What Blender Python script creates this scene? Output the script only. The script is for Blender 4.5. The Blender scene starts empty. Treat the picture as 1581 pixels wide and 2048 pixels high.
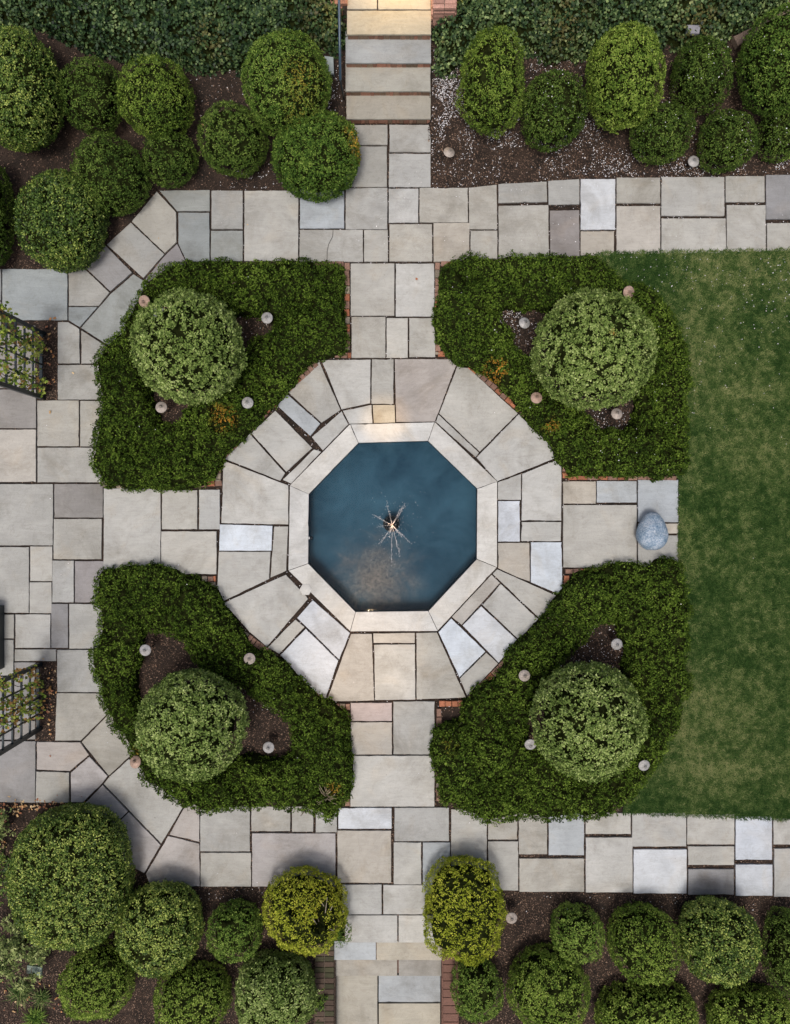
import bpy, math, random
import numpy as np
from mathutils import Vector
random.seed(7)
R = math.radians
sc = bpy.context.scene
COL = sc.collection
CAMH = 16.0
# ------------------------------------------------------------------ camera
cd = bpy.data.cameras.new('camera'); cam = bpy.data.objects.new('camera', cd); COL.objects.link(cam)
cam.location = (0, 0, CAMH); cam.rotation_euler = (0, 0, 0)
cd.sensor_fit = 'VERTICAL'; cd.sensor_height = 24; cd.lens = 24*CAMH/20.48; cd.clip_end = 500
sc.camera = cam
# ------------------------------------------------------------------ light
SUN_EL, SUN_AZ = 74.0, 200.0     # azimuth clockwise from north (+Y): light from the foot of the picture
w = bpy.data.worlds.new('World'); sc.world = w; w.use_nodes = True
nt = w.node_tree; bg = nt.nodes['Background']; sky = nt.nodes.new('ShaderNodeTexSky')
sky.sky_type = 'NISHITA'; sky.sun_disc = False; sky.sun_elevation = R(SUN_EL); sky.sun_rotation = R(SUN_AZ)
sky.air_density = 1.0; sky.dust_density = 6.0; sky.ozone_density = 0.6
nt.links.new(sky.outputs[0], bg.inputs[0]); bg.inputs[1].default_value = 0.074
sl = bpy.data.lights.new('sun', 'SUN'); sl.energy = 1.3; sl.angle = R(14); sl.color = (1.0, 0.965, 0.92)
so = bpy.data.objects.new('sun', sl); COL.objects.link(so)
az, el = R(SUN_AZ), R(SUN_EL)
d = Vector((math.sin(az)*math.cos(el), math.cos(az)*math.cos(el), math.sin(el)))
so.rotation_euler = d.to_track_quat('Z', 'Y').to_euler(); so.location = d*30
sc.view_settings.view_transform = 'Standard'; sc.view_settings.look = 'None'
sc.view_settings.exposure = 0.60; sc.view_settings.gamma = 1.0
sc.render.engine = 'CYCLES'
sc.cycles.max_bounces = 6; sc.cycles.transparent_max_bounces = 8

# ------------------------------------------------------------------ helpers
def W(px, py, z=0.0):
    """a point seen at photo pixel (px,py) that stands at height z"""
    s = (CAMH - z)/CAMH
    return ((px-790.5)*0.01*s, (1024-py)*0.01*s, z)

def sstep(a, b, x):
    t = np.clip((np.asarray(x, float)-a)/(b-a), 0, 1); return t*t*(3-2*t)

def hash3(ix, iy, iz):
    h = (ix.astype(np.int64)*374761393 + iy.astype(np.int64)*668265263 + iz.astype(np.int64)*2147483647) & 0xffffffff
    h = ((h ^ (h >> 13))*1274126177) & 0xffffffff
    h = ((h ^ (h >> 16))*2246822519) & 0xffffffff
    return ((h ^ (h >> 15)) & 0xffffff)/float(0xffffff)

def noise(P, scale):
    Q = np.asarray(P, float)*scale; F = np.floor(Q); f = Q-F; f = f*f*(3-2*f); I = F.astype(np.int64)
    out = 0
    for dx in (0, 1):
        for dy in (0, 1):
            for dz in (0, 1):
                wgt = (f[:, 0] if dx else 1-f[:, 0])*(f[:, 1] if dy else 1-f[:, 1])*(f[:, 2] if dz else 1-f[:, 2])
                out = out + wgt*hash3(I[:, 0]+dx, I[:, 1]+dy, I[:, 2]+dz)
    return out      # 0..1

def worley(P, scale):
    Q = np.asarray(P, float)*scale; I = np.floor(Q).astype(np.int64); best = np.full(len(Q), 9.0); bid = np.zeros(len(Q))
    for dx in (-1, 0, 1):
        for dy in (-1, 0, 1):
            for dz in (-1, 0, 1):
                a, b, c = I[:, 0]+dx, I[:, 1]+dy, I[:, 2]+dz
                h0 = hash3(a, b, c); h1 = hash3(a+17, b-5, c+3); h2 = hash3(a-9, b+23, c+11)
                d_ = np.sqrt((Q[:, 0]-a-h0)**2+(Q[:, 1]-b-h1)**2+(Q[:, 2]-c-h2)**2)
                m_ = d_ < best; best = np.where(m_, d_, best); bid = np.where(m_, hash3(a+3, b+7, c-2), bid)
    return best, bid      # distance to the nearest clump centre, clump id

def norm(v): return v/np.maximum(np.linalg.norm(v, axis=-1, keepdims=True), 1e-9)

def terrain(x, y):
    x = np.asarray(x, float); y = np.asarray(y, float)
    z = 0.50*sstep(7.0, 9.6, y) + 0.35*sstep(9.4, 11.5, y)
    z = z*np.where(x < 0, 0.9, 1.0)
    z = z - 0.35*sstep(-8.2, -10.6, y)*1.0
    top = (y < 12) & (y > 6.3) & (x > -0.93) & (x < 0.66); z = np.where(top, np.where(y > 7.8, -0.08, 0.0), z)
    bot = (y > -12) & (y < -8.55) & (x > -1.30) & (x < 1.02); z = np.where(bot, -0.75, z)
    pool = (np.abs(x+0.04) < 1.90) & (np.abs(y+0.30) < 1.90) & (np.abs(x+0.04)+np.abs(y+0.30) < 2.70)
    z = np.where(pool, -0.7, z)
    return z

def mat(name):
    m = bpy.data.materials.new(name); m.use_nodes = True
    n = m.node_tree.nodes; return m, n, m.node_tree.links, n['Principled BSDF']

def tag(o, label=None, cat=None, group=None, kind=None):
    if label: o['label'] = label
    if cat: o['category'] = cat
    if group: o['group'] = group
    if kind: o['kind'] = kind
    return o

def empty(name, loc, label=None, cat=None, group=None):
    o = bpy.data.objects.new(name, None); COL.objects.link(o); o.location = loc; o.empty_display_size = 0.2
    return tag(o, label, cat, group)

def np_mesh(name, V, F, mats, mi=None, tint=None, parent=None, smooth=False):
    """V (n,3) world coords, F (m,k) index array of one polygon size"""
    V = np.asarray(V, np.float32); F = np.asarray(F, np.int32)
    if parent is not None: V = V - np.array(parent.location, np.float32)
    me = bpy.data.meshes.new(name)
    me.vertices.add(len(V)); me.vertices.foreach_set('co', V.ravel())
    k = F.shape[1]
    me.loops.add(F.size); me.loops.foreach_set('vertex_index', F.ravel())
    me.polygons.add(len(F)); me.polygons.foreach_set('loop_start', np.arange(0, F.size, k, dtype=np.int32))
    if mi is not None: me.polygons.foreach_set('material_index', np.asarray(mi, np.int32))
    me.polygons.foreach_set('use_smooth', np.full(len(F), smooth))
    for m in mats: me.materials.append(m)
    if tint is not None:
        a = me.attributes.new('tint', 'FLOAT_COLOR', 'POINT'); t = np.ones((len(V), 4), np.float32); t[:, :tint.shape[1]] = tint
        a.data.foreach_set('color', t.ravel())
    me.update(calc_edges=True)
    o = bpy.data.objects.new(name, me); COL.objects.link(o)
    if parent is not None: o.parent = parent
    return o

class MB:
    def __init__(s): s.v = []; s.f = []; s.c = []; s.sm = []
    def add(s, vs, fs, col=(0, 0, 0), smooth=False):
        b = len(s.v); s.v += [tuple(v) for v in vs]; s.f += [tuple(i+b for i in f) for f in fs]
        s.c += [tuple(col)]*len(vs); s.sm += [smooth]*len(fs)
    def box(s, c, size, rz=0, col=(0, 0, 0), bev=0.0, tilt=(0, 0)):
        hx, hy, hz = size[0]/2, size[1]/2, size[2]/2; ca, sa = math.cos(rz), math.sin(rz)
        def tr(x, y, z): return (c[0]+x*ca-y*sa, c[1]+x*sa+y*ca, c[2]+z+tilt[0]*x+tilt[1]*y)
        if bev <= 0:
            vs = [tr(x, y, z) for z in (-hz, hz) for (x, y) in ((-hx, -hy), (hx, -hy), (hx, hy), (-hx, hy))]
            fs = [(3, 2, 1, 0), (4, 5, 6, 7)]+[(i, (i+1) % 4, (i+1) % 4+4, i+4) for i in range(4)]
        else:
            b = bev; vs = []
            for (z, i) in ((-hz, 0), (hz-b, 0), (hz, b)):
                vs += [tr(x, y, z) for (x, y) in ((-hx+i, -hy+i), (hx-i, -hy+i), (hx-i, hy-i), (-hx+i, hy-i))]
            fs = [(3, 2, 1, 0), (8, 9, 10, 11)]
            for r in (0, 4): fs += [(r+i, r+(i+1) % 4, r+(i+1) % 4+4, r+i+4) for i in range(4)]
        s.add(vs, fs, col)
    def tube(s, pts, rad, n=6, col=(0, 0, 0)):
        pts = [Vector(p) for p in pts]; N = len(pts)
        rads = rad if isinstance(rad, (list, tuple)) else [rad]*N
        vs = []; fs = []
        up = Vector((0.13, 0.27, 0.95))
        for i, p in enumerate(pts):
            t = (pts[min(i+1, N-1)]-pts[max(i-1, 0)]).normalized()
            a = t.cross(up)
            if a.length < 1e-3: a = t.cross(Vector((1, 0, 0)))
            a.normalize(); b = t.cross(a)
            for k in range(n):
                th = 2*math.pi*k/n; vs.append(p+(a*math.cos(th)+b*math.sin(th))*rads[i])
        for i in range(N-1):
            for k in range(n): fs.append((i*n+k, i*n+(k+1) % n, (i+1)*n+(k+1) % n, (i+1)*n+k))
        fs.append(tuple(range(n-1, -1, -1))); fs.append(tuple(range((N-1)*n, N*n)))
        s.add(vs, fs, col, True)
    def lathe(s, c, prof, n=24, col=(0, 0, 0), tilt=(0, 0)):
        vs = []; fs = []
        for (r, z) in prof:
            for k in range(n):
                th = 2*math.pi*k/n; x, y = r*math.cos(th), r*math.sin(th)
                vs.append((c[0]+x+tilt[0]*z, c[1]+y+tilt[1]*z, c[2]+z-tilt[0]*x-tilt[1]*y))
        for i in range(len(prof)-1):
            for k in range(n): fs.append((i*n+k, i*n+(k+1) % n, (i+1)*n+(k+1) % n, (i+1)*n+k))
        fs.append(tuple(range(n-1, -1, -1))); fs.append(tuple(range((len(prof)-1)*n, len(prof)*n)))
        s.add(vs, fs, col, True)
    def build(s, name, mats, parent=None):
        me = bpy.data.meshes.new(name); off = Vector(parent.location) if parent is not None else Vector((0, 0, 0))
        me.from_pydata([tuple(Vector(v)-off) for v in s.v], [], s.f)
        a = me.attributes.new('tint', 'FLOAT_COLOR', 'POINT')
        a.data.foreach_set('color', np.array([(*c[:3], 1.0) for c in s.c], np.float32).ravel())
        me.polygons.foreach_set('use_smooth', s.sm)
        for m in (mats if isinstance(mats, list) else [mats]): me.materials.append(m)
        me.update()
        o = bpy.data.objects.new(name, me); COL.objects.link(o)
        if parent is not None: o.parent = parent
        return o

# ------------------------------------------------------------------ materials
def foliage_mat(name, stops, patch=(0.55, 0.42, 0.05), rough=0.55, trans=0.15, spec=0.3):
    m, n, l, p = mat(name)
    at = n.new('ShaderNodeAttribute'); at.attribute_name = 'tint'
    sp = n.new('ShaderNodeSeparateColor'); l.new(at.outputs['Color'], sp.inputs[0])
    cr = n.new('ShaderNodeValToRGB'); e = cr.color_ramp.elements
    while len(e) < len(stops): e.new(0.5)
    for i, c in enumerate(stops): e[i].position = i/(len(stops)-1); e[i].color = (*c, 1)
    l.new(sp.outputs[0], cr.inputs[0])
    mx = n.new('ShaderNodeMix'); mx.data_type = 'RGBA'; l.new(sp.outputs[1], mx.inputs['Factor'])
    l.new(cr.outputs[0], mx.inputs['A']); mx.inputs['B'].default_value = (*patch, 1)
    l.new(mx.outputs['Result'], p.inputs['Base Color'])
    p.inputs['Roughness'].default_value = rough; p.inputs['Specular IOR Level'].default_value = spec
    tr = n.new('ShaderNodeBsdfTranslucent'); l.new(mx.outputs['Result'], tr.inputs[0])
    ms = n.new('ShaderNodeMixShader'); ms.inputs[0].default_value = trans
    l.new(p.outputs[0], ms.inputs[1]); l.new(tr.outputs[0], ms.inputs[2]); l.new(ms.outputs[0], n['Material Output'].inputs[0])
    return m

FM = {
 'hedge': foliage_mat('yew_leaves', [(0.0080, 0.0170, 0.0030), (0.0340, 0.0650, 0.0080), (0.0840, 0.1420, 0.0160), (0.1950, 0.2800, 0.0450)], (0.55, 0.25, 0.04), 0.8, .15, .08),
 'ball': foliage_mat('holly_ball_leaves', [(0.0300, 0.0540, 0.0096), (0.1320, 0.2040, 0.0432), (0.2700, 0.3600, 0.0984), (0.5040, 0.5880, 0.2280)], (0.40, 0.12, 0.03), 0.7, 0.2, .12),
 'dark': foliage_mat('boxwood_dark_leaves', [(0.0120, 0.0264, 0.0048), (0.0408, 0.0792, 0.0132), (0.0936, 0.1560, 0.0252), (0.2040, 0.2820, 0.0600)], (.3, .3, .05), 0.75, .15, .1),
 'mid': foliage_mat('boxwood_mid_leaves', [(0.0144, 0.0360, 0.0072), (0.0540, 0.1104, 0.0168), (0.1200, 0.2040, 0.0312), (0.2760, 0.3720, 0.0780)], (0.55, 0.33, 0.05), 0.75, .15, .1),
 'bright': foliage_mat('boxwood_bright_leaves', [(0.0216, 0.0480, 0.0084), (0.0900, 0.1560, 0.0216), (0.1860, 0.2760, 0.0408), (0.3600, 0.4560, 0.0960)], (0.5, 0.36, 0.06), 0.75, .18, .1),
 'gloss': foliage_mat('holly_leaves', [(0.0096, 0.0240, 0.0048), (0.0408, 0.0840, 0.0132), (0.1200, 0.1980, 0.0312), (0.4560, 0.5280, 0.1200)], (.3, .3, .05), 0.5, .15, .3),
 'gold': foliage_mat('golden_shrub_leaves', [(0.06, 0.082, 0.008), (0.20, 0.25, 0.018), (0.38, 0.43, 0.04), (0.60, 0.60, 0.09)], (0.66, 0.44, 0.05), 0.75, 0.2, .1),
 'ivy': foliage_mat('ivy_leaves', [(0.0048, 0.0144, 0.0072), (0.0264, 0.0576, 0.0216), (0.0792, 0.1344, 0.0456), (0.2880, 0.3720, 0.1440)], (0.26, 0.19, 0.06), 0.5, .12, .25),
 'loose': foliage_mat('loose_shrub_leaves', [(0.0480, 0.0720, 0.0216), (0.1440, 0.1920, 0.0600), (0.2640, 0.3240, 0.1080), (0.4560, 0.5040, 0.2160)], rough=0.7, trans=0.2, spec=.1),
 'vine': foliage_mat('vine_leaves', [(0.0600, 0.1080, 0.0180), (0.1560, 0.2400, 0.0360), (0.3360, 0.4080, 0.0720), (0.5520, 0.5520, 0.1440)], (0.42, 0.24, 0.08), 0.6, .25, .1),
 'fern': foliage_mat('fern_leaves', [(0.1440, 0.2400, 0.0240), (0.2400, 0.3840, 0.0360), (0.3600, 0.5040, 0.0600), (0.4800, 0.6000, 0.0960)], rough=0.6, trans=0.25, spec=.1),
 'grass': foliage_mat('grass_blades', [(0.020, 0.050, 0.011), (0.050, 0.098, 0.024), (0.105, 0.15, 0.043), (0.235, 0.25, 0.105)], rough=0.8, trans=0.1, spec=0.05),
}

CORE = attr_core = None
def attr_mat(name, rough=0.8, bump=0.3, bscale=60, var=0.25, spec=0.3, metal=0.0):
    m, n, l, p = mat(name)
    at = n.new('ShaderNodeAttribute'); at.attribute_name = 'tint'
    tc = n.new('ShaderNodeTexCoord'); nz = n.new('ShaderNodeTexNoise'); nz.inputs['Scale'].default_value = bscale
    nz.inputs['Detail'].default_value = 5; l.new(tc.outputs['Object'], nz.inputs['Vector'])
    mr = n.new('ShaderNodeMapRange'); mr.inputs[1].default_value = 0.25; mr.inputs[2].default_value = 0.75
    mr.inputs[3].default_value = 1-var; mr.inputs[4].default_value = 1+var; l.new(nz.outputs[0], mr.inputs[0])
    vm = n.new('ShaderNodeVectorMath'); vm.operation = 'SCALE'; l.new(at.outputs['Color'], vm.inputs[0]); l.new(mr.outputs[0], vm.inputs['Scale'])
    l.new(vm.outputs[0], p.inputs['Base Color']); p.inputs['Roughness'].default_value = rough
    p.inputs['Specular IOR Level'].default_value = spec; p.inputs['Metallic'].default_value = metal
    b = n.new('ShaderNodeBump'); b.inputs['Strength'].default_value = bump; b.inputs['Distance'].default_value = 0.01
    l.new(nz.outputs[0], b.inputs['Height']); l.new(b.outputs[0], p.inputs['Normal'])
    return m

def stone_mat():
    m, n, l, p = mat('bluestone')
    at = n.new('ShaderNodeAttribute'); at.attribute_name = 'tint'
    rn = n.new('ShaderNodeAttribute'); rn.attribute_name = 'rnd'
    ge = n.new('ShaderNodeNewGeometry')
    ad = n.new('ShaderNodeVectorMath'); ad.operation = 'ADD'; l.new(ge.outputs['Position'], ad.inputs[0]); l.new(rn.outputs['Vector'], ad.inputs[1])
    def nz(scale, detail, rough=0.55, src=ad, dist=0.0):
        t = n.new('ShaderNodeTexNoise'); t.inputs['Scale'].default_value = scale; t.inputs['Detail'].default_value = detail
        t.inputs['Roughness'].default_value = rough; t.inputs['Distortion'].default_value = dist
        l.new(src.outputs[0], t.inputs['Vector']); return t
    def rng(t, a, b, c, e):
        r = n.new('ShaderNodeMapRange'); r.inputs[1].default_value = a; r.inputs[2].default_value = b
        r.inputs[3].default_value = c; r.inputs[4].default_value = e; l.new(t.outputs[0], r.inputs[0]); return r
    def mul(a, b):
        x = n.new('ShaderNodeMath'); x.operation = 'MULTIPLY'; l.new(a.outputs[0], x.inputs[0]); l.new(b.outputs[0], x.inputs[1]); return x
    # swirly cloudy tone, cleft streaks and fine grain
    cloud = nz(1.6, 4, 0.6, dist=0.8); grain = nz(90, 3, 0.7)
    mp = n.new('ShaderNodeMapping'); mp.inputs['Scale'].default_value = (1.5, 9, 1); mp.inputs['Rotation'].default_value = (0, 0, 0.35)
    l.new(ad.outputs[0], mp.inputs[0]); streak = nz(1.8, 6, 0.6, mp, 1.2)
    stain = nz(0.9, 6, 0.7, dist=0.5)
    f = mul(rng(cloud, 0.3, 0.7, 0.86, 1.10), rng(grain, 0.3, 0.7, 0.90, 1.09))
    f = mul(f, rng(streak, 0.3, 0.7, 0.92, 1.06))
    vm = n.new('ShaderNodeVectorMath'); vm.operation = 'SCALE'; l.new(at.outputs['Color'], vm.inputs[0]); l.new(f.outputs[0], vm.inputs['Scale'])
    # weathered blotches, greyish brown
    sr = rng(stain, 0.50, 0.74, 0.0, 0.75)
    mx = n.new('ShaderNodeMix'); mx.data_type = 'RGBA'; mx.blend_type = 'MULTIPLY'; l.new(sr.outputs[0], mx.inputs['Factor'])
    l.new(vm.outputs[0], mx.inputs['A']); mx.inputs['B'].default_value = (0.55, 0.52, 0.47, 1)
    # iron tinted veils
    veil = nz(1.1, 3, 0.5, dist=1.5); vr = rng(veil, 0.55, 0.75, 0.0, 0.35)
    mx2 = n.new('ShaderNodeMix'); mx2.data_type = 'RGBA'; mx2.blend_type = 'MULTIPLY'; l.new(vr.outputs[0], mx2.inputs['Factor'])
    l.new(mx.outputs['Result'], mx2.inputs['A']); mx2.inputs['B'].default_value = (1.05, 0.92, 0.76, 1)
    vn = nz(2.3, 5, 0.6, dist=2.2); va = n.new('ShaderNodeMath'); va.operation = 'SUBTRACT'; l.new(vn.outputs[0], va.inputs[0]); va.inputs[1].default_value = .5
    vb = n.new('ShaderNodeMath'); vb.operation = 'ABSOLUTE'; l.new(va.outputs[0], vb.inputs[0]); vc = rng(vb, 0.0, 0.02, 0.30, 0.0)
    mxv = n.new('ShaderNodeMix'); mxv.data_type = 'RGBA'; mxv.blend_type = 'MULTIPLY'; l.new(vc.outputs[0], mxv.inputs['Factor'])
    l.new(mx2.outputs['Result'], mxv.inputs['A']); mxv.inputs['B'].default_value = (0.62, 0.58, 0.52, 1); mx2 = mxv
    # small dark specks
    sp = nz(22, 2, 0.5); s2 = rng(sp, 0.74, 0.80, 0.0, 0.5)
    mx3 = n.new('ShaderNodeMix'); mx3.data_type = 'RGBA'; l.new(s2.outputs[0], mx3.inputs['Factor'])
    l.new(mx2.outputs['Result'], mx3.inputs['A']); mx3.inputs['B'].default_value = (0.09, 0.085, 0.07, 1)
    l.new(mx3.outputs['Result'], p.inputs['Base Color'])
    p.inputs['Roughness'].default_value = 0.75; p.inputs['Specular IOR Level'].default_value = 0.3
    b = n.new('ShaderNodeBump'); b.inputs['Strength'].default_value = 0.35; b.inputs['Distance'].default_value = 0.012
    l.new(streak.outputs[0], b.inputs['Height']); l.new(b.outputs[0], p.inputs['Normal'])
    return m
STONE = stone_mat()
CORE, _n, _l, _p = mat('crown_gap_shade'); _t = _n.new('ShaderNodeTexNoise'); _t.inputs['Scale'].default_value = 30; _r = _n.new('ShaderNodeValToRGB')
_r.color_ramp.elements[0].color = (.006, .009, .003, 1); _r.color_ramp.elements[1].color = (.028, .034, .010, 1); _g = _n.new('ShaderNodeNewGeometry')  # near black: shade of the crown gaps put into the core colour
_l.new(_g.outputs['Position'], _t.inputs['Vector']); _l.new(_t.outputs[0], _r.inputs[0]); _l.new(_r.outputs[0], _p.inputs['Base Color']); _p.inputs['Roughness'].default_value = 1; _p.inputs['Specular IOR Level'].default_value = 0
BRICK = attr_mat('brick', 0.85, 0.5, 45, 0.3)
BARK = attr_mat('bark', 0.9, 0.6, 40, 0.3)
BLACKM = attr_mat('black_painted_metal', 0.45, 0.15, 40, 0.15, 0.4)
RAILM = attr_mat('blue_black_rail_paint', 0.35, 0.1, 40, 0.1, 0.5)
LAMPM = attr_mat('weathered_copper', 0.62, 0.3, 30, 0.3, 0.3, 0.2)
CHIP = attr_mat('mulch_chip', 0.9, 0.4, 50, 0.2)
PETAL = attr_mat('petal', 0.6, 0.1, 50, 0.08)
PLAIN = attr_mat('painted_plastic', 0.55, 0.15, 30, 0.1)

def ground_mat(name, cols, scales=(3, 35), bump=1.0, far=None):
    m, n, l, p = mat(name)
    ge = n.new('ShaderNodeNewGeometry')
    a = n.new('ShaderNodeTexNoise'); a.inputs['Scale'].default_value = scales[0]; a.inputs['Detail'].default_value = 5
    b = n.new('ShaderNodeTexNoise'); b.inputs['Scale'].default_value = scales[1]; b.inputs['Detail'].default_value = 8; b.inputs['Roughness'].default_value = 0.7
    for t in (a, b): l.new(ge.outputs['Position'], t.inputs['Vector'])
    mm = n.new('ShaderNodeMix'); mm.data_type = 'FLOAT'; mm.inputs['Factor'].default_value = 0.6
    l.new(a.outputs[0], mm.inputs['A']); l.new(b.outputs[0], mm.inputs['B'])
    cr = n.new('ShaderNodeValToRGB'); e = cr.color_ramp.elements
    while len(e) < len(cols): e.new(0.5)
    for i, c in enumerate(cols): e[i].position = 0.32+0.36*i/(len(cols)-1); e[i].color = (*c, 1)
    l.new(mm.outputs[0], cr.inputs[0]); outc = cr.outputs[0]
    if far:
        sx = n.new('ShaderNodeSeparateXYZ'); l.new(ge.outputs['Position'], sx.inputs[0])
        ln = n.new('ShaderNodeVectorMath'); ln.operation = 'LENGTH'; l.new(ge.outputs['Position'], ln.inputs[0])
        mr = n.new('ShaderNodeMapRange'); mr.inputs[1].default_value = 14.5; mr.inputs[2].default_value = 15.5; l.new(ln.outputs['Value'], mr.inputs[0])
        mx = n.new('ShaderNodeMix'); mx.data_type = 'RGBA'; l.new(mr.outputs[0], mx.inputs['Factor']); l.new(outc, mx.inputs['A'])
        mx.inputs['B'].default_value = (*far, 1); outc = mx.outputs['Result']
    l.new(outc, p.inputs['Base Color']); p.inputs['Roughness'].default_value = 0.95; p.inputs['Specular IOR Level'].default_value = 0.15
    bu = n.new('ShaderNodeBump'); bu.inputs['Strength'].default_value = bump; bu.inputs['Distance'].default_value = 0.02
    l.new(b.outputs[0], bu.inputs['Height']); l.new(bu.outputs[0], p.inputs['Normal'])
    return m
MULCH = ground_mat('mulch', [(0.010, 0.009, 0.008), (0.022, 0.017, 0.014), (0.045, 0.031, 0.024), (0.075, 0.050, 0.036)], far=(0.05, 0.09, 0.03))
TURF = ground_mat('turf', [(0.016, 0.035, 0.008), (0.035, 0.065, 0.016), (0.06, 0.085, 0.028)], (1.5, 60))

# ------------------------------------------------------------------ ground
xs = np.concatenate([[-120, -60, -30, -16], np.arange(-10, 10.001, 0.08), [16, 30, 60, 120]])
ys = np.concatenate([[-120, -60, -30, -17], np.arange(-12, 12.001, 0.08), [17, 30, 60, 120]])
X, Y = np.meshgrid(xs, ys); Z = terrain(X, Y)
P = np.stack([X.ravel(), Y.ravel(), Z.ravel()], 1)
near = (np.abs(P[:, 0]) < 10) & (np.abs(P[:, 1]) < 12)
P[:, 2] += np.where(near, (noise(P, 3.0)-0.75)*0.03+(noise(P, 11.0)-0.5)*0.012, 0)
nx, ny = len(xs), len(ys)
i, j = np.meshgrid(np.arange(nx-1), np.arange(ny-1)); i = i.ravel(); j = j.ravel()
F = np.stack([j*nx+i, j*nx+i+1, (j+1)*nx+i+1, (j+1)*nx+i], 1)
tag(np_mesh('ground', P, F, [MULCH], smooth=True), kind='structure')

# ------------------------------------------------------------------ paving
SC = {'g': (.382, .378, .352), 'l': (.44, .437, .412), 'w': (.50, .53, .565), 'b': (.37, .40, .42), 'p': (.258, .242, .236), 'd': (.25, .245, .24),
      't': (.40, .377, .335), 'k': (.375, .352, .336), 'n': (.27, .29, .285), 'm': (.335, .332, .308), 'y': (.42, .39, .32), 'W': (.53, .575, .62)}
class Slabs:
    def __init__(s): s.v = []; s.f = []; s.c = []; s.r = []
    def add(s, poly, z=0.035, c='g', inset=0.0095, th=0.05, zbase=None, jit=0.0035):
        """poly in photo pixels"""
        if len(poly) == 4 and not hasattr(poly[0], '__len__'):
            x0, y0, x1, y1 = poly; poly = [(x0, y0), (x1, y0), (x1, y1), (x0, y1)]
        zz = z + random.uniform(-0.003, 0.003)
        pts = [Vector(W(px, py, z)[:2]) for px, py in poly]
        A = sum(pts[k].x*pts[(k+1) % len(pts)].y-pts[(k+1) % len(pts)].x*pts[k].y for k in range(len(pts)))
        if A < 0: pts.reverse()
        def inset_poly(ps, d):
            out = []; n = len(ps)
            for k in range(n):
                a, b, c2 = ps[k-1], ps[k], ps[(k+1) % n]
                d1 = (b-a).normalized(); d2 = (c2-b).normalized()
                n1 = Vector((-d1.y, d1.x)); n2 = Vector((-d2.y, d2.x))
                den = 1+n1.dot(n2)
                out.append(b+(n1+n2)*(d/max(den, 0.35)))
            return out
        ps = inset_poly(pts, inset+random.uniform(-0.004, 0.004))
        ring = []
        for k in range(len(ps)):
            a, b = ps[k], ps[(k+1) % len(ps)]; L = (b-a).length; m = max(1, int(L/0.07))
            nrm = Vector((-(b-a).y, (b-a).x)).normalized()
            prev = 0
            for q in range(m):
                t = q/m
                off = 0 if q == 0 else 0.6*prev+random.uniform(-jit, jit)
                if random.random() < 0.02 and q: off += random.uniform(0, 0.012)
                prev = off*0.8
                ring.append(a.lerp(b, t)+nrm*off)
            # knocked corners
        n = len(ring); cen = sum(ring, Vector((0, 0)))/n; b0 = len(s.v)
        bev = 0.005
        col = SC[c] if isinstance(c, str) else c
        k1 = random.uniform(0.93, 1.06); tv = random.uniform(-0.012, 0.012)
        col = (col[0]*k1+tv*0.6, col[1]*k1, col[2]*k1-tv)
        rr = (random.uniform(-50, 50), random.uniform(-50, 50), random.uniform(-50, 50))
        tx, ty = random.uniform(-.004, .004), random.uniform(-.004, .004)
        zb = (zz-th) if zbase is None else zbase
        def q3(p, z_): return (p.x, p.y, z_+(p.x-cen.x)*tx+(p.y-cen.y)*ty)
        def inw(p): v = cen-p; return p+v.normalized()*bev
        for p in ring: s.v.append(q3(p, zb))
        for p in ring: s.v.append(q3(p, zz-bev))
        for p in ring: s.v.append(q3(inw(p), zz))
        for lev in (0, 1):
            for k in range(n):
                a = b0+lev*n+k; b = b0+lev*n+(k+1) % n; s.f.append((a, b, b+n, a+n))
        s.f.append(tuple(range(b0+2*n, b0+3*n)))
        s.c += [(*col, 1)]*(3*n); s.r += [rr]*(3*n)
    def build(s, name, parent=None):
        me = bpy.data.meshes.new(name); off = Vector(parent.location) if parent is not None else Vector((0, 0, 0))
        me.from_pydata([(v[0]-off.x, v[1]-off.y, v[2]-off.z) for v in s.v], [], s.f)
        a = me.attributes.new('tint', 'FLOAT_COLOR', 'POINT'); a.data.foreach_set('color', np.array(s.c, np.float32).ravel())
        a = me.attributes.new('rnd', 'FLOAT_VECTOR', 'POINT'); a.data.foreach_set('vector', np.array(s.r, np.float32).ravel())
        me.materials.append(STONE); me.update()
        o = bpy.data.objects.new(name, me); COL.objects.link(o)
        if parent is not None: o.parent = parent
        return o

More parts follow.
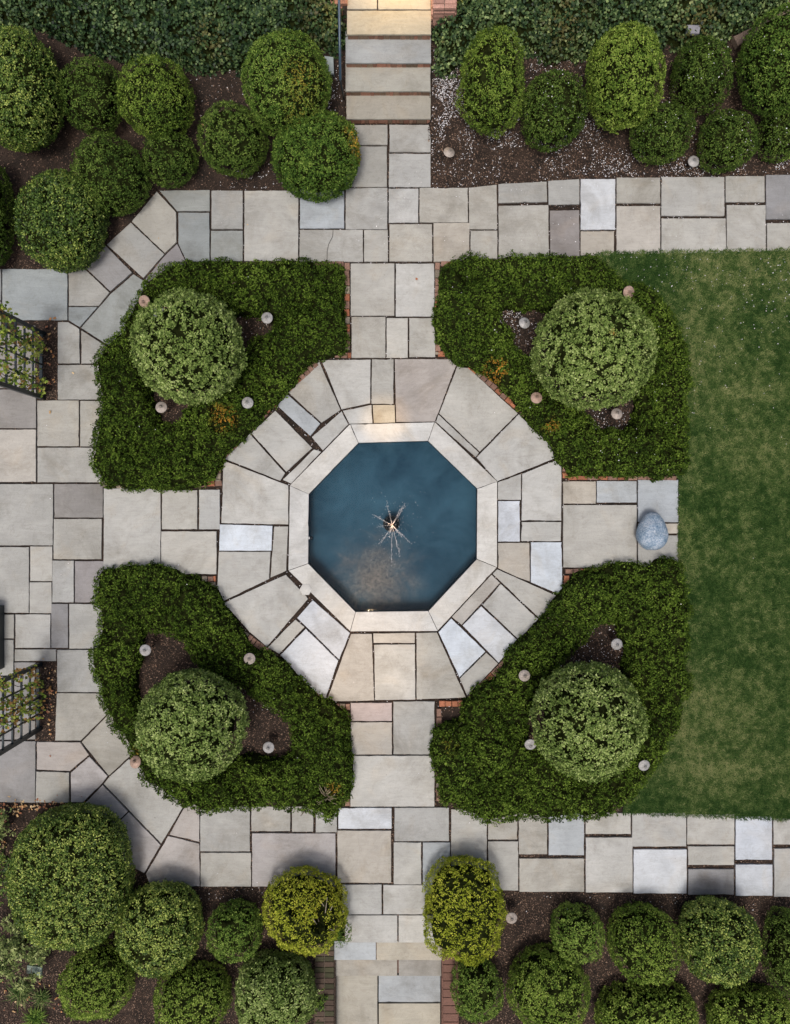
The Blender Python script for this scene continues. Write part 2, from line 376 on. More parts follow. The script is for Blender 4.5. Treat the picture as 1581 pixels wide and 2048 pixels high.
path = Slabs()
RECTS = [
 # foot of the upper stairs and the upper walk
 (692,249,776,290,'m'),(692,292,775,374,'m'),(778,248,863,305,'g'),(777,306,863,375,'g'),
 (422,380,487,459,'m'),(421,460,487,523,'n'),(488,380,598,523,'g'),(599,377,690,458,'b'),(691,375,776,459,'g'),
 (599,459,727,524,'g'),(728,459,777,524,'g'),(777,376,838,446,'l'),(839,375,937,445,'g'),(778,447,866,524,'g'),(867,445,940,524,'t'),
 (941,460,996,518,'g'),(1161,357,1232,460,'w'),(1161,461,1230,512,'t'),
 (1233,354,1322,407,'m'),(1233,411,1322,508,'t'),(1323,353,1450,432,'g'),(1323,436,1453,507,'g'),(1451,351,1531,405,'m'),
 (1453,409,1533,504,'g'),(1532,349,1640,439,'d'),(1534,445,1640,503,'m'),(1641,349,1740,440,'g'),(1641,441,1740,502,'g'),
 # west terrace
 (4,537,136,641,'n'),(-90,537,3,601,'n'),(-90,602,3,665,'m'),(115,729,232,800,'m'),(-100,778,73,857,'d'),(74,800,159,893,'m'),(160,801,232,893,'m'),
 (-100,858,73,965,'t'),(74,894,232,966,'m'),(-100,967,107,1092,'m'),(108,967,207,1036,'d'),(107,1037,204,1119,'m'),(207,976,322,1150,'g'),
 (323,979,396,1060,'g'),(397,978,441,1060,'g'),(322,1062,434,1149,'l'),(-100,1093,59,1227,'m'),(60,1092,106,1163,'g'),(59,1164,104,1227,'g'),
 (104,1120,149,1206,'g'),(149,1121,232,1206,'p'),(-100,1228,29,1278,'m'),(30,1228,102,1297,'g'),(102,1207,137,1297,'d'),(138,1207,232,1298,'m'),
 (-100,1279,28,1352,'m'),(29,1298,113,1323,'m'),(28,1324,72,1440,'d'),(114,1299,232,1385,'m'),(-100,1353,27,1408,'d'),(-100,1409,27,1480,'d'),
 (-100,666,30,720,'d'),(31,650,72,777,'d'),(-100,721,30,777,'d'),(28,1441,72,1480,'d'),  # slabs behind the trellis: vine shade put into a darker tone
 (400,1611,501,1704,'g'),(401,1705,503,1774,'g'),(502,1612,582,1664,'g'),(583,1612,628,1665,'g'),(631,1614,675,1666,'g'),(504,1666,672,1774,'k'),
 # axis walk south
 (701,1405,785,1443,(.40,.345,.335)),(701,1444,785,1510,'t'),(786,1402,871,1510,'g'),(701,1511,870,1614,'l'),(676,1615,785,1659,'w'),(674,1660,784,1767,'t'),
 (789,1615,899,1683,'g'),(787,1684,844,1770,'g'),(845,1684,902,1790,'b'),(684,1768,765,1830,'g'),(766,1769,852,1830,'l'),
 (902,1618,975,1776,'g'),(976,1622,1036,1680,'g'),(976,1682,1038,1782,'g'),(1037,1622,1096,1710,'g'),(1097,1624,1170,1712,'b'),(1038,1716,1170,1785,'g'),
 (1171,1625,1263,1669,'g'),(1171,1674,1267,1786,'l'),(1264,1625,1374,1694,'g'),(1267,1698,1375,1788,'w'),(1374,1628,1470,1690,'g'),(1376,1692,1470,1731,'g'),
 (1376,1737,1470,1791,'d'),(1471,1632,1546,1721,'w'),(1471,1728,1547,1793,'w'),(1547,1636,1640,1690,'g'),(1548,1696,1640,1795,'g'),(1641,1636,1740,1720,'g'),(1641,1724,1740,1796,'g'),
 # axis walk north
 (701,526,790,632,'g'),(791,526,870,634,'l'),(703,633,772,716,'g'),(773,635,817,716,'l'),(818,635,872,715,'g'),
 # east stub
 (1126,962,1193,1008,'t'),(1193,961,1275,1006,'b'),(1276,959,1358,1045,'b'),(1126,1009,1275,1136,'g'),(1276,1046,1359,1068,'t'),(1276,1070,1358,1138,'m'),
]
for x0, y0, x1, y1, c in RECTS: path.add((x0, y0, x1, y1), c=c)
POLYS = [
 ([(937,374),(995,368),(996,459),(938,459)],'g'),([(996,367),(1095,362),(1096,405),(996,407)],'m'),([(997,411),(1098,409),(1099,514),(997,517)],'g'),
 ([(1096,361),(1160,357),(1160,409),(1097,410)],'m'),([(1099,420),(1160,419),(1161,513),(1100,514)],'p'),
 ([(317,380),(421,379),(421,423),(354,423)],'n'),([(314,382),(353,424),(354,484),(330,507),(263,443)],'m'),([(356,424),(420,424),(421,524),(373,524),(356,487)],'n'),
 ([(262,444),(330,508),(287,557),(213,489)],'m'),([(332,508),(355,486),(373,524),(360,560),(310,610),(289,560)],'p'),([(212,490),(266,545),(221,584),(171,536)],'d'),
 ([(137,537),(170,537),(220,585),(198,612),(137,612)],'m'),([(137,613),(197,613),(160,655),(137,641)],'n'),
 ([(267,547),(288,560),(330,620),(260,710),(206,685),(161,656),(222,586)],'n'),([(115,643),(137,643),(160,657),(161,728),(115,728)],'m'),
 ([(162,659),(206,687),(250,716),(240,728),(162,728)],'m'),
 ([(113,1386),(203,1386),(240,1400),(202,1442),(162,1482),(110,1482)],'m'),([(-100,1482),(72,1482),(71,1606),(-100,1604)],'d'),
 ([(73,1483),(161,1484),(179,1510),(140,1543),(73,1540)],'k'),([(72,1542),(139,1544),(139,1606),(71,1606)],'m'),([(141,1545),(179,1512),(217,1552),(206,1567),(167,1606),(141,1606)],'k'),
 ([(163,1484),(203,1443),(240,1401),(300,1480),(256,1517),(218,1552)],'m'),([(207,1568),(219,1553),(257,1518),(320,1530),(366,1616),(323,1688)],'g'),
 ([(206,1569),(257,1623),(233,1646),(150,1640),(168,1608)],'k'),([(258,1624),(322,1690),(289,1747),(190,1700),(234,1647)],'k'),
 ([(367,1617),(399,1600),(400,1685),(338,1670)],'k'),([(336,1671),(400,1687),(401,1774),(300,1774),(291,1748),(325,1691)],'k'),
]
for p_, c in POLYS: path.add(p_, c=c)
tag(path.build('path'), kind='structure')

ring = Slabs()
RING = [
 ([(642,719),(743,718),(742,807),(683,820)],'l'),([(744,718),(788,718),(788,808),(743,808)],'g'),([(789,717),(919,717),(871,844),(792,845)],'k'),
 ([(685,821),(744,809),(746,847),(699,848)],'l'),([(745,809),(791,809),(792,846),(747,847)],'y'),
 ([(920,719),(1037,827),(960,904),(878,827)],'g'),([(877,828),(959,905),(952,915),(872,844)],'g'),([(1038,828),(1124,912),(995,963),(953,915)],'l'),
 ([(996,964),(1043,947),(1043,1000),(996,1000)],'l'),([(1044,947),(1124,915),(1124,1042),(1043,1042)],'l'),([(996,1001),(1041,1001),(1041,1084),(996,1084)],'w'),
 ([(1043,1043),(1124,1043),(1123,1083),(1042,1083)],'g'),([(996,1085),(1060,1085),(1061,1164),(1040,1157),(996,1137)],'t'),([(1062,1084),(1124,1084),(1126,1192),(1062,1165)],'W'),
 ([(995,1138),(1120,1194),(1079,1237),(985,1148)],'g'),([(984,1149),(1001,1166),(924,1250),(904,1234)],'t'),([(1002,1167),(1078,1238),(1038,1280),(965,1210)],'g'),
 ([(963,1212),(1037,1281),(998,1326),(925,1251)],'w'),([(903,1236),(972,1303),(919,1356),(877,1264)],'W'),([(973,1304),(998,1327),(935,1394),(919,1357)],'g'),
 ([(702,1267),(745,1267),(750,1402),(652,1404)],'t'),([(746,1266),(831,1265),(831,1287),(747,1287)],'t'),([(748,1289),(831,1288),(832,1400),(750,1401)],'l'),([(832,1265),(875,1264),(934,1396),(833,1400)],'g'),
 ([(447,1206),(572,1149),(606,1184),(617,1198),(534,1294),(498,1263)],'l'),([(591,1238),(611,1254),(559,1309),(535,1295)],'g'),([(594,1236),(626,1200),(701,1266),(679,1320)],'w'),
 ([(612,1256),(678,1321),(650,1404),(600,1356),(560,1310)],'w'),
 ([(447,920),(578,970),(578,1050),(442,1047)],'l'),([(439,1048),(546,1051),(544,1102),(438,1102)],'W'),([(438,1103),(542,1103),(539,1158),(446,1203),(434,1190)],'g'),
 ([(548,1052),(578,1052),(574,1142),(540,1157)],'g'),
 ([(639,722),(682,820),(643,846),(577,785)],'g'),([(575,787),(642,847),(621,873),(554,812)],'b'),([(551,820),(626,896),(573,945),(502,866)],'g'),
 ([(623,874),(684,821),(698,849),(646,902)],'g'),([(628,898),(644,903),(583,968),(565,960)],'l'),([(500,867),(571,946),(561,962),(450,918)],'g'),
]
for p_, c in RING: ring.add(p_, c=c, z=0.038, inset=0.0075)
tag(ring.build('patio'), kind='structure')

# ------------------------------------------------------------------ pool
PO = [(701,848),(870,844),(995,963),(995,1135),(876,1262),(701,1263),(577,1141),(580,971)]
PI_ = [(717,886),(857,882),(955,977),(954,1118),(857,1222),(712,1224),(617,1127),(618,988)]
pc = W(786, 1053)
pool = empty('fountain_pool', (pc[0], pc[1], 0), 'octagonal sunken pool with a pale stone rim in the middle of the patio', 'pool')
for k in range(8):
    k2 = (k+1) % 8; s_ = Slabs()
    s_.add([PO[k], PO[k2], PI_[k2], PI_[k]], z=0.060, c=(.53, .522, .492), inset=0.0035, th=0.07, jit=0.001)
    s_.build('coping_stone', pool)
mb = MB()
POOLW = attr_mat('pool_plaster', 0.8, 0.2, 12, 0.25)
inn = [W(px, py, 0.05) for px, py in PI_]; c0 = Vector((pc[0], pc[1], 0))
vs = [(x+(c0.x-x)*-0.02, y+(c0.y-y)*-0.02, -0.012) for x, y, _ in inn]+[(x+(c0.x-x)*-0.02, y+(c0.y-y)*-0.02, -0.5) for x, y, _ in inn]
mb.add(vs, [(k, k+8, (k+1) % 8+8, (k+1) % 8) for k in range(8)], (0.03, 0.07, 0.09)); mb.build('basin_wall', POOLW, pool)
# basin floor: painted blue, a mottled brown patch to the south west
m, n, l, p = mat('basin_floor')
ge = n.new('ShaderNodeNewGeometry')
def noise_node(scale, det, dist=0.0, rough=0.6):
    t = n.new('ShaderNodeTexNoise'); t.inputs['Scale'].default_value = scale; t.inputs['Detail'].default_value = det; t.inputs['Distortion'].default_value = dist
    t.inputs['Roughness'].default_value = rough
    l.new(ge.outputs['Position'], t.inputs['Vector']); return t
dv = n.new('ShaderNodeVectorMath'); dv.operation = 'DISTANCE'; l.new(ge.outputs['Position'], dv.inputs[0]); dv.inputs[1].default_value = (*W(752, 1160)[:2], -0.5)
n1 = noise_node(2.2, 6, 0.8); sub = n.new('ShaderNodeMath'); sub.operation = 'MULTIPLY_ADD'; l.new(n1.outputs[0], sub.inputs[0]); sub.inputs[1].default_value = -1.3; l.new(dv.outputs['Value'], sub.inputs[2])
mr = n.new('ShaderNodeMapRange'); mr.interpolation_type = 'SMOOTHSTEP'; mr.inputs[1].default_value = -0.75; mr.inputs[2].default_value = 0.50; mr.inputs[3].default_value = 0.95; mr.inputs[4].default_value = 0; l.new(sub.outputs[0], mr.inputs[0])
n2 = noise_node(1.1, 7, 0.35, 0.66); cr = n.new('ShaderNodeValToRGB'); e = cr.color_ramp.elements
e[0].position = 0.33; e[0].color = (0.010, 0.048, 0.080, 1); e[1].position = 0.75; e[1].color = (0.050, 0.130, 0.180, 1); l.new(n2.outputs[0], cr.inputs[0])
n3 = noise_node(14, 6, 0.6, 0.75); cr2 = n.new('ShaderNodeValToRGB'); e = cr2.color_ramp.elements
e[0].position = 0.3; e[0].color = (0.060, 0.062, 0.062, 1); e[1].position = 0.7; e[1].color = (0.32, 0.25, 0.205, 1); l.new(n3.outputs[0], cr2.inputs[0])
mx = n.new('ShaderNodeMix'); mx.data_type = 'RGBA'; l.new(mr.outputs[0], mx.inputs['Factor']); l.new(cr.outputs[0], mx.inputs['A']); l.new(cr2.outputs[0], mx.inputs['B'])
l.new(mx.outputs['Result'], p.inputs['Base Color']); p.inputs['Roughness'].default_value = 0.9
mb = MB(); mb.add([(v[0], v[1], -0.5) for v in vs[:8]], [tuple(range(7, -1, -1))]); fl = mb.build('basin_floor', m, pool)
fl.data.flip_normals() if fl.data.polygons[0].normal.z < 0 else None
# water
m, n, l, p = mat('pool_water'); n.remove(p)
tr = n.new('ShaderNodeBsdfTransparent'); tr.inputs[0].default_value = (0.82, 0.88, 0.92, 1)
gl = n.new('ShaderNodeBsdfGlossy'); gl.inputs[0].default_value = (.22, .24, .26, 1); gl.inputs['Roughness'].default_value = 0.04; fr = n.new('ShaderNodeFresnel'); fr.inputs[0].default_value = 1.33
ms = n.new('ShaderNodeMixShader'); l.new(fr.outputs[0], ms.inputs[0]); l.new(tr.outputs[0], ms.inputs[1]); l.new(gl.outputs[0], ms.inputs[2]); l.new(ms.outputs[0], n['Material Output'].inputs[0])
ge = n.new('ShaderNodeNewGeometry'); a = noise_node(5, 2); bu = n.new('ShaderNodeBump'); bu.inputs['Strength'].default_value = 0.06; bu.inputs['Distance'].default_value = 0.03
l.new(a.outputs[0], bu.inputs['Height']); l.new(bu.outputs[0], gl.inputs['Normal']); l.new(bu.outputs[0], fr.inputs['Normal'])
mb = MB(); mb.add([(v[0], v[1], -0.04) for v in vs[:8]], [tuple(range(8))]); wo = mb.build('water', m)
if wo.data.polygons[0].normal.z < 0: wo.data.flip_normals()
tag(wo, kind='structure')
# fountain
fx, fy, _ = W(785, 1050)
fo = empty('fountain', (fx, fy, -0.5), 'small dark fountain nozzle spraying thin jets in the pool centre', 'fountain')
mb = MB(); mb.lathe((fx-0.02, fy+0.02, -0.5), [(0.16, 0), (0.17, 0.03), (0.16, 0.36), (0.12, 0.42), (0.04, 0.43), (0.02, 0.50), (0.018, 0.56), (0.012, 0.57)], 28, (0.006, 0.008, 0.01)); mb.build('pump_housing', BLACKM, fo)
mb = MB(); mb.lathe((fx, fy, 0.065), [(0.022, 0), (0.022, 0.02), (0.008, 0.035)], 16, (0.30, 0.20, 0.10)); mb.build('nozzle', LAMPM, fo)
m, n, l, p = mat('spray_water'); p.inputs['Base Color'].default_value = (0.95, 0.90, 0.86, 1); p.inputs['Roughness'].default_value = 0.12
p.inputs['Transmission Weight'].default_value = 0.25; p.inputs['IOR'].default_value = 1.33; SPRAY = m
JETS = [(-14, 42, .8), (28, 40, 1), (33, 46, 1), (-62, 38, .9), (-95, 27, .4), (212, 40, 1), (181, 70, .8), (166, 56, 1), (135, 44, .8), (140, 24, 1.4), (196, 20, 1)]
for a_, L_, wd in JETS:
    mb = MB(); th = R(a_); L = L_*0.0105; pts = []; rad = []
    n_ = 14
    for q in range(n_+1):
        t = q/n_*0.85; r = L*t/0.85*1.0; z = 0.09+0.75*t*(0.62-t)
        pts.append((fx+math.sin(th)*r+random.uniform(-.003, .003)*q*.5, fy+math.cos(th)*r+random.uniform(-.003, .003)*q*.5, max(z, -0.03)))
        rad.append(0.0036*wd*(1-0.55*q/n_)*random.uniform(.5, 1.3))
    mb.tube(pts, rad, 5)
    for q in range(int(34*wd)):
        t = random.uniform(0.45, 1.12); r = L*t; sp_ = 0.005+0.035*max(0, t-.5)
        c = (fx+math.sin(th)*r+random.gauss(0, sp_), fy+math.cos(th)*r+random.gauss(0, sp_), random.uniform(-0.03, 0.06)); s_ = random.uniform(.003, .0075)
        mb.lathe(c, [(s_*.5, -s_), (s_, 0), (s_*.5, s_)], 5)
    mb.build('water_jet', SPRAY, fo)
mb = MB()
for q in range(150):
    a_ = random.uniform(0, 6.28); r = abs(random.gauss(0, 0.38))+0.05; s_ = random.uniform(.0025, .006)
    mb.lathe((fx+math.sin(a_)*r, fy+math.cos(a_)*r, -0.035), [(s_*.6, -s_*.4), (s_, 0), (s_*.4, s_*.6)], 5)
tag(mb.build('spray_drops', SPRAY, fo), kind='stuff')
# skimmer knob on the west wall and round lid in the rim joint
kx, ky, _ = W(623, 1076)
mb = MB(); mb.lathe((kx, ky, -0.03), [(0.035, 0), (0.04, 0.02), (0.025, 0.05)], 14, (0.01, 0.015, 0.02)); mb.box((kx-0.045, ky+0.0, 0.0), (0.03, 0.05, 0.05), 0, (0.5, 0.5, 0.5), 0.005)
mb.build('skimmer', PLAIN, pool)
lx, ly, _ = W(612, 1179, .07)
mb = MB(); mb.lathe((lx, ly, 0.0), [(0.125, 0), (0.125, 0.066), (0.118, 0.071)], 6, (0.50, .49, .46))
tag(mb.build('pipe_lid', PLAIN), 'small pale six sided lid set in the joint at the pool rim', 'lid')

# ------------------------------------------------------------------ stairs
def riser(parent, x0, x1, ytop, z0, z1, mat_=BRICK, dep=0.12):
    """row of bricks standing under a tread, its face at world y"""
    mb = MB(); x = x0
    while x < x1-0.02:
        w_ = min(random.choice((0.075, 0.08, 0.11, 0.2)), x1-x)
        k_ = random.uniform(.6, 1.15); red = random.uniform(0.7, 1.1)
        mb.box((x+w_/2, ytop+dep/2+random.uniform(0, .006), (z0+z1)/2), (w_-0.006, dep, z1-z0), 0, (0.33*k_*red, 0.17*k_, 0.115*k_))
        x += w_
    return mb.build('riser', mat_, parent)
st = empty('stone_stairs', (*W(776, 150)[:2], 0), 'stone stairs with brick risers climbing to the lit landing', 'stairs')
NOSE = [238, 183, 126, 69]; BACK = [180, 123, 66, 20]; RIS = 0.185
SW_ = [(693, 862), (691, 862), (691, 863), (694, 863)]
cols = [(.31, .295, .255), (.33, .325, .29), (.33, .335, .32), (.44, .40, .31)]
prev_z = 0.03
for k in range(4):
    z = 0.03+RIS*(k+1); x0, x1 = SW_[k]
    s_ = Slabs(); s_.add((x0, BACK[k]-8 if k < 3 else BACK[k]+1, x1, NOSE[k]), z=z, c=cols[k], inset=0.002, th=0.042, jit=0.003); s_.build('tread', st)
    yn = W(0, NOSE[k], z)[1]; riser(st, W(x0, 0, z)[0]+0.012, W(x1, 0, z)[0]-0.012, yn+0.012, z-RIS-0.03, z-0.044)
    # masonry flank
    mb = MB(); xa, xb = W(x0, 0, z)[0]+0.03, W(x1, 0, z)[0]-0.03; yb = W(0, -60, z)[1]
    mb.box(((xa+xb)/2, (yn+0.18+yb)/2, (z-0.06-0.1)/2), (xb-xa, yb-yn-0.18, z-0.06+0.1), 0, (0.10, 0.07, 0.055)); mb.build('core', BRICK, st)
s_ = Slabs(); z = 0.03+RIS*4
s_.add((694, -70, 755, 19), z=z, c='y'); s_.add((756, -70, 863, 19), z=z, c='y'); s_.add((694, -150, 863, -72), z=z, c='y'); s_.build('landing', st)
# lower flight, going down
st2 = empty('stone_steps', (*W(776, 1900)[:2], -0.6), 'broad pale stone steps going down between low brick walls', 'stairs')
LV = [(0.035, [(690, 1830, 796, 1886, 'l'), (797, 1830, 872, 1886, 'l')]), (-0.14, [(667, 1882, 753, 1921, 'b'), (753, 1882, 885, 1921, (.42, .395, .335))]),
      (-0.32, [(670, 1918, 796, 1953, (.36, .335, .28)), (797, 1918, 884, 1953, (.32, .305, .27))]), (-0.50, [(671, 1950, 756, 2110, (.40, .375, .31)), (757, 1950, 882, 2005, 'b'), (757, 2006, 882, 2110, (.40, .375, .31))])]
for k, (z, rs) in enumerate(LV):
    for r_ in rs:
        s_ = Slabs(); s_.add(r_[:4], z=z, c=r_[4], inset=0.010, th=0.05, jit=0.0015); s_.build('tread' if k < 3 else 'landing', st2)
    if k < 3:
        x0 = W(rs[0][0], 0, z)[0]; x1 = W(rs[-1][2], 0, z)[0]; yn = W(0, rs[0][3], z)[1]
        mb = MB(); mb.box(((x0+x1)/2, yn+0.30, z-0.052-0.15), (x1-x0-.03, 0.52, 0.30), 0, (0.16, 0.10, 0.08)); mb.build('riser', BRICK, st2)
# low walls of the lower flight
def brick_wall(name, x0, x1, y0, y1, z0, z1, base, label, mossy=0.0, cat='wall', pit=0.086):
    root = empty(name, ((x0+x1)/2, (y0+y1)/2, z0), label, cat)
    mb = MB(); mb.box(((x0+x1)/2, (y0+y1)/2, (z0+z1-0.02)/2), (x1-x0-0.03, y1-y0-0.03, z1-0.02-z0), 0, (0.15, 0.12, 0.095)); mb.build('mortar_core', BRICK, root)
    mb = MB(); y = y0; wx = x1-x0; r_ = 0
    while y < y1-0.01:
        xx = x0; r_ += 1; bw = wx if wx < 0.36 else wx/2
        while xx < x1-0.01:
            k_ = random.uniform(.65, 1.15); c_ = tuple(base[q]*k_ for q in range(3))
            if random.random() < mossy: c_ = (c_[0]*.6, c_[1]*.85, c_[2]*.6)
            mb.box((xx+bw/2, y+pit/2, z1-0.035+random.uniform(-.003, .003)), (bw-0.010, pit-.010, 0.07), random.uniform(-.015, .015), c_, 0.006); xx += bw
        y += pit
    mb.build('capping', BRICK, root)
    mb = MB(); c_ = 0; z = z0
    while z < z1-0.12:
        for (ya, yb, xc) in ((y0, y1, x0), (y0, y1, x1)):
            y = ya+(0.1 if c_ % 2 else 0)
            while y < yb-0.1:
                k_ = random.uniform(.6, 1.1); mb.box((xc, y+0.1, z+0.034), (0.03, 0.192, 0.060), 0, tuple(base[q]*k_ for q in range(3)), 0); y += 0.2
        for (xa, yc) in ((x0, y0), (x0, y1)):
            x = xa+0.02
            while x < x1-0.1:
                k_ = random.uniform(.6, 1.1); mb.box((x+0.1, yc, z+0.034), (min(0.192, x1-x-.02), 0.03, 0.060), 0, tuple(base[q]*k_ for q in range(3)), 0); x += 0.2
        c_ += 1; z += 0.07
    mb.build('courses', BRICK, root); return root
brick_wall('brick_wall', W(630, 0, -.1)[0], W(669, 0, -.1)[0], -10.9, W(0, 1893, -.1)[1], -0.7, -0.06, (0.085, 0.058, 0.042), 'mossy dark low brick wall left of the lower steps', .5, pit=.11)
brick_wall('brick_wall', W(886, 0, -.1)[0], W(917, 0, -.1)[0], -10.9, W(0, 1893, -.1)[1], -0.7, -0.06, (0.19, 0.10, 0.075), 'reddish low brick wall right of the lower steps', pit=.165)
# pillars at the head of the upper flight
brick_wall('brick_pillar', 0.70, 1.14, 9.35, 9.8, 0.2, 1.15, (0.48, 0.27, 0.21), 'pinkish brick pillar at the right of the stair head', cat='pillar')
brick_wall('brick_pillar', -1.22, -0.90, 9.62, 10.1, 0.2, 0.85, (0.40, 0.20, 0.13), 'brick pillar half hidden in ivy left of the stair head', cat='pillar')

# ------------------------------------------------------------------ brick edging
def edging(label, lines):
    p0 = W(*lines[0][0][0]); root = empty('brick_edging', (p0[0], p0[1], 0), label[0] if isinstance(label, tuple) else label, 'edging', 'brick edging around the four hedge beds')
    for pts, along, wid in lines:
        mb = MB()
        for (a, b) in zip(pts[:-1], pts[1:]):
            A = Vector(W(*a)[:2]); B = Vector(W(*b)[:2]); L = (B-A).length; u = (B-A)/L; ang = math.atan2(u.y, u.x)
            x = 0.0
            while x < L-0.03:
                l_ = min(along*random.uniform(.92, 1.06), L-x+0.01)
                c = A+u*(x+l_/2); k_ = random.uniform(.6, 1.15)
                hue = random.random(); base = (0.26, 0.155, 0.115) if hue < .7 else ((0.34, 0.13, 0.07) if hue < .85 else (0.25, 0.21, 0.16))
                if isinstance(label, tuple) and random.random() < .35: base = (0.38, 0.15, 0.08)
                mb.box((c.x+random.uniform(-.005, .005), c.y+random.uniform(-.005, .005), 0.026), (l_-0.012, wid*random.uniform(.92, 1.05), 0.06),
                       ang+random.uniform(-.05, .05), tuple(base[q]*k_ for q in range(3)), 0.008, (random.uniform(-.06, .06), random.uniform(-.08, .08)))
                x += l_
        mb.build('brick_row', BRICK, root)
edging('brick edging of the upper left bed, bordering the pool patio', [([(695, 526), (695, 700)], .155, .10), ([(630, 529), (688, 529)], .14, .10), ([(670, 710), (703, 712)], .13, .11),
        ([(634, 725), (584, 770), (540, 815), (447, 912)], .115, .15), ([(439, 922), (438, 965)], .12, .10), ([(400, 969), (445, 966)], .15, .1), ([(206, 969), (260, 972)], .14, .1)])
edging(('brick edging of the upper right bed with orange bricks',), [([(875, 526), (875, 640)], .155, .10), ([(882, 529), (920, 529)], .15, .10), ([(876, 690), (876, 709), (905, 709)], .14, .10),
        ([(935, 728), (1042, 822), (1120, 900)], .13, .11), ([(1131, 915), (1131, 956)], .15, .12), ([(1135, 956), (1355, 956)], .2, .08)])
edging('brick edging of the lower left bed beside the patio', [([(405, 1157), (433, 1157)], .12, .10), ([(427, 1163), (430, 1192)], .12, .10), ([(432, 1198), (480, 1262), (540, 1305)], .10, .13),
        ([(560, 1325), (648, 1402)], .12, .1), ([(655, 1413), (700, 1413)], .12, .13), ([(694, 1424), (695, 1612)], .17, .1)])
edging(('brick edging of the lower right bed with bright orange bricks',), [([(1130, 1142), (1240, 1140)], .16, .09), ([(1133, 1150), (1133, 1195)], .15, .10), ([(1108, 1214), (1050, 1280), (995, 1338), (940, 1396)], .15, .11),
        ([(878, 1406), (925, 1406)], .13, .11), ([(878, 1416), (878, 1600)], .16, .1)])

# ------------------------------------------------------------------ foliage
def leaves(T, N, rng, size, K=1, wid=0.55, spread=1.0, lift=0.45, tint0=None, patch=None):
    """K leaves from every tip T with outward normal N -> verts, quads, tint"""
    n0 = len(T)
    T = np.repeat(T, K, 0); N = np.repeat(N, K, 0); rt = np.repeat(rng.random(n0) if tint0 is None else tint0, K)
    pa = np.repeat(patch, K) if patch is not None else np.zeros(len(T))
    n_ = len(T)
    Rv = rng.normal(size=(n_, 3)); tan = norm(Rv-N*np.sum(Rv*N, 1, keepdims=True))
    D = norm(tan*spread+N*(lift+0.35*rng.normal(size=(n_, 1))))
    L = size*rng.uniform(0.7, 1.3, (n_, 1))
    side = np.cross(D, N+0.45*rng.normal(size=(n_, 3))); side = norm(side)*L*wid*0.5
    base = T+rng.normal(size=(n_, 3))*size*0.25
    V = np.empty((n_, 4, 3)); V[:, 0] = base; V[:, 1] = base+D*L*0.5+side; V[:, 2] = base+D*L; V[:, 3] = base+D*L*0.5-side
    tv = np.clip((0.55*rt+0.45*rng.random(n_)-.5)*1.45+.5, 0, 1)
    tint = np.zeros((n_, 4, 3)); tint[:, :, 0] = tv[:, None]; tint[:, :, 1] = (pa*(rng.random(n_) < 0.75))[:, None]
    return V.reshape(-1, 3), np.arange(n_*4).reshape(-1, 4), tint.reshape(-1, 3)

def join(parts):
    Vs, Fs, Ts, Ms = [], [], [], []; b = 0
    for V, F, T, mi in parts:
        Vs.append(V); Fs.append(F+b); Ts.append(T); Ms.append(np.full(len(F), mi)); b += len(V)
    return np.concatenate(Vs), np.concatenate(Fs), np.concatenate(Ts), np.concatenate(Ms)

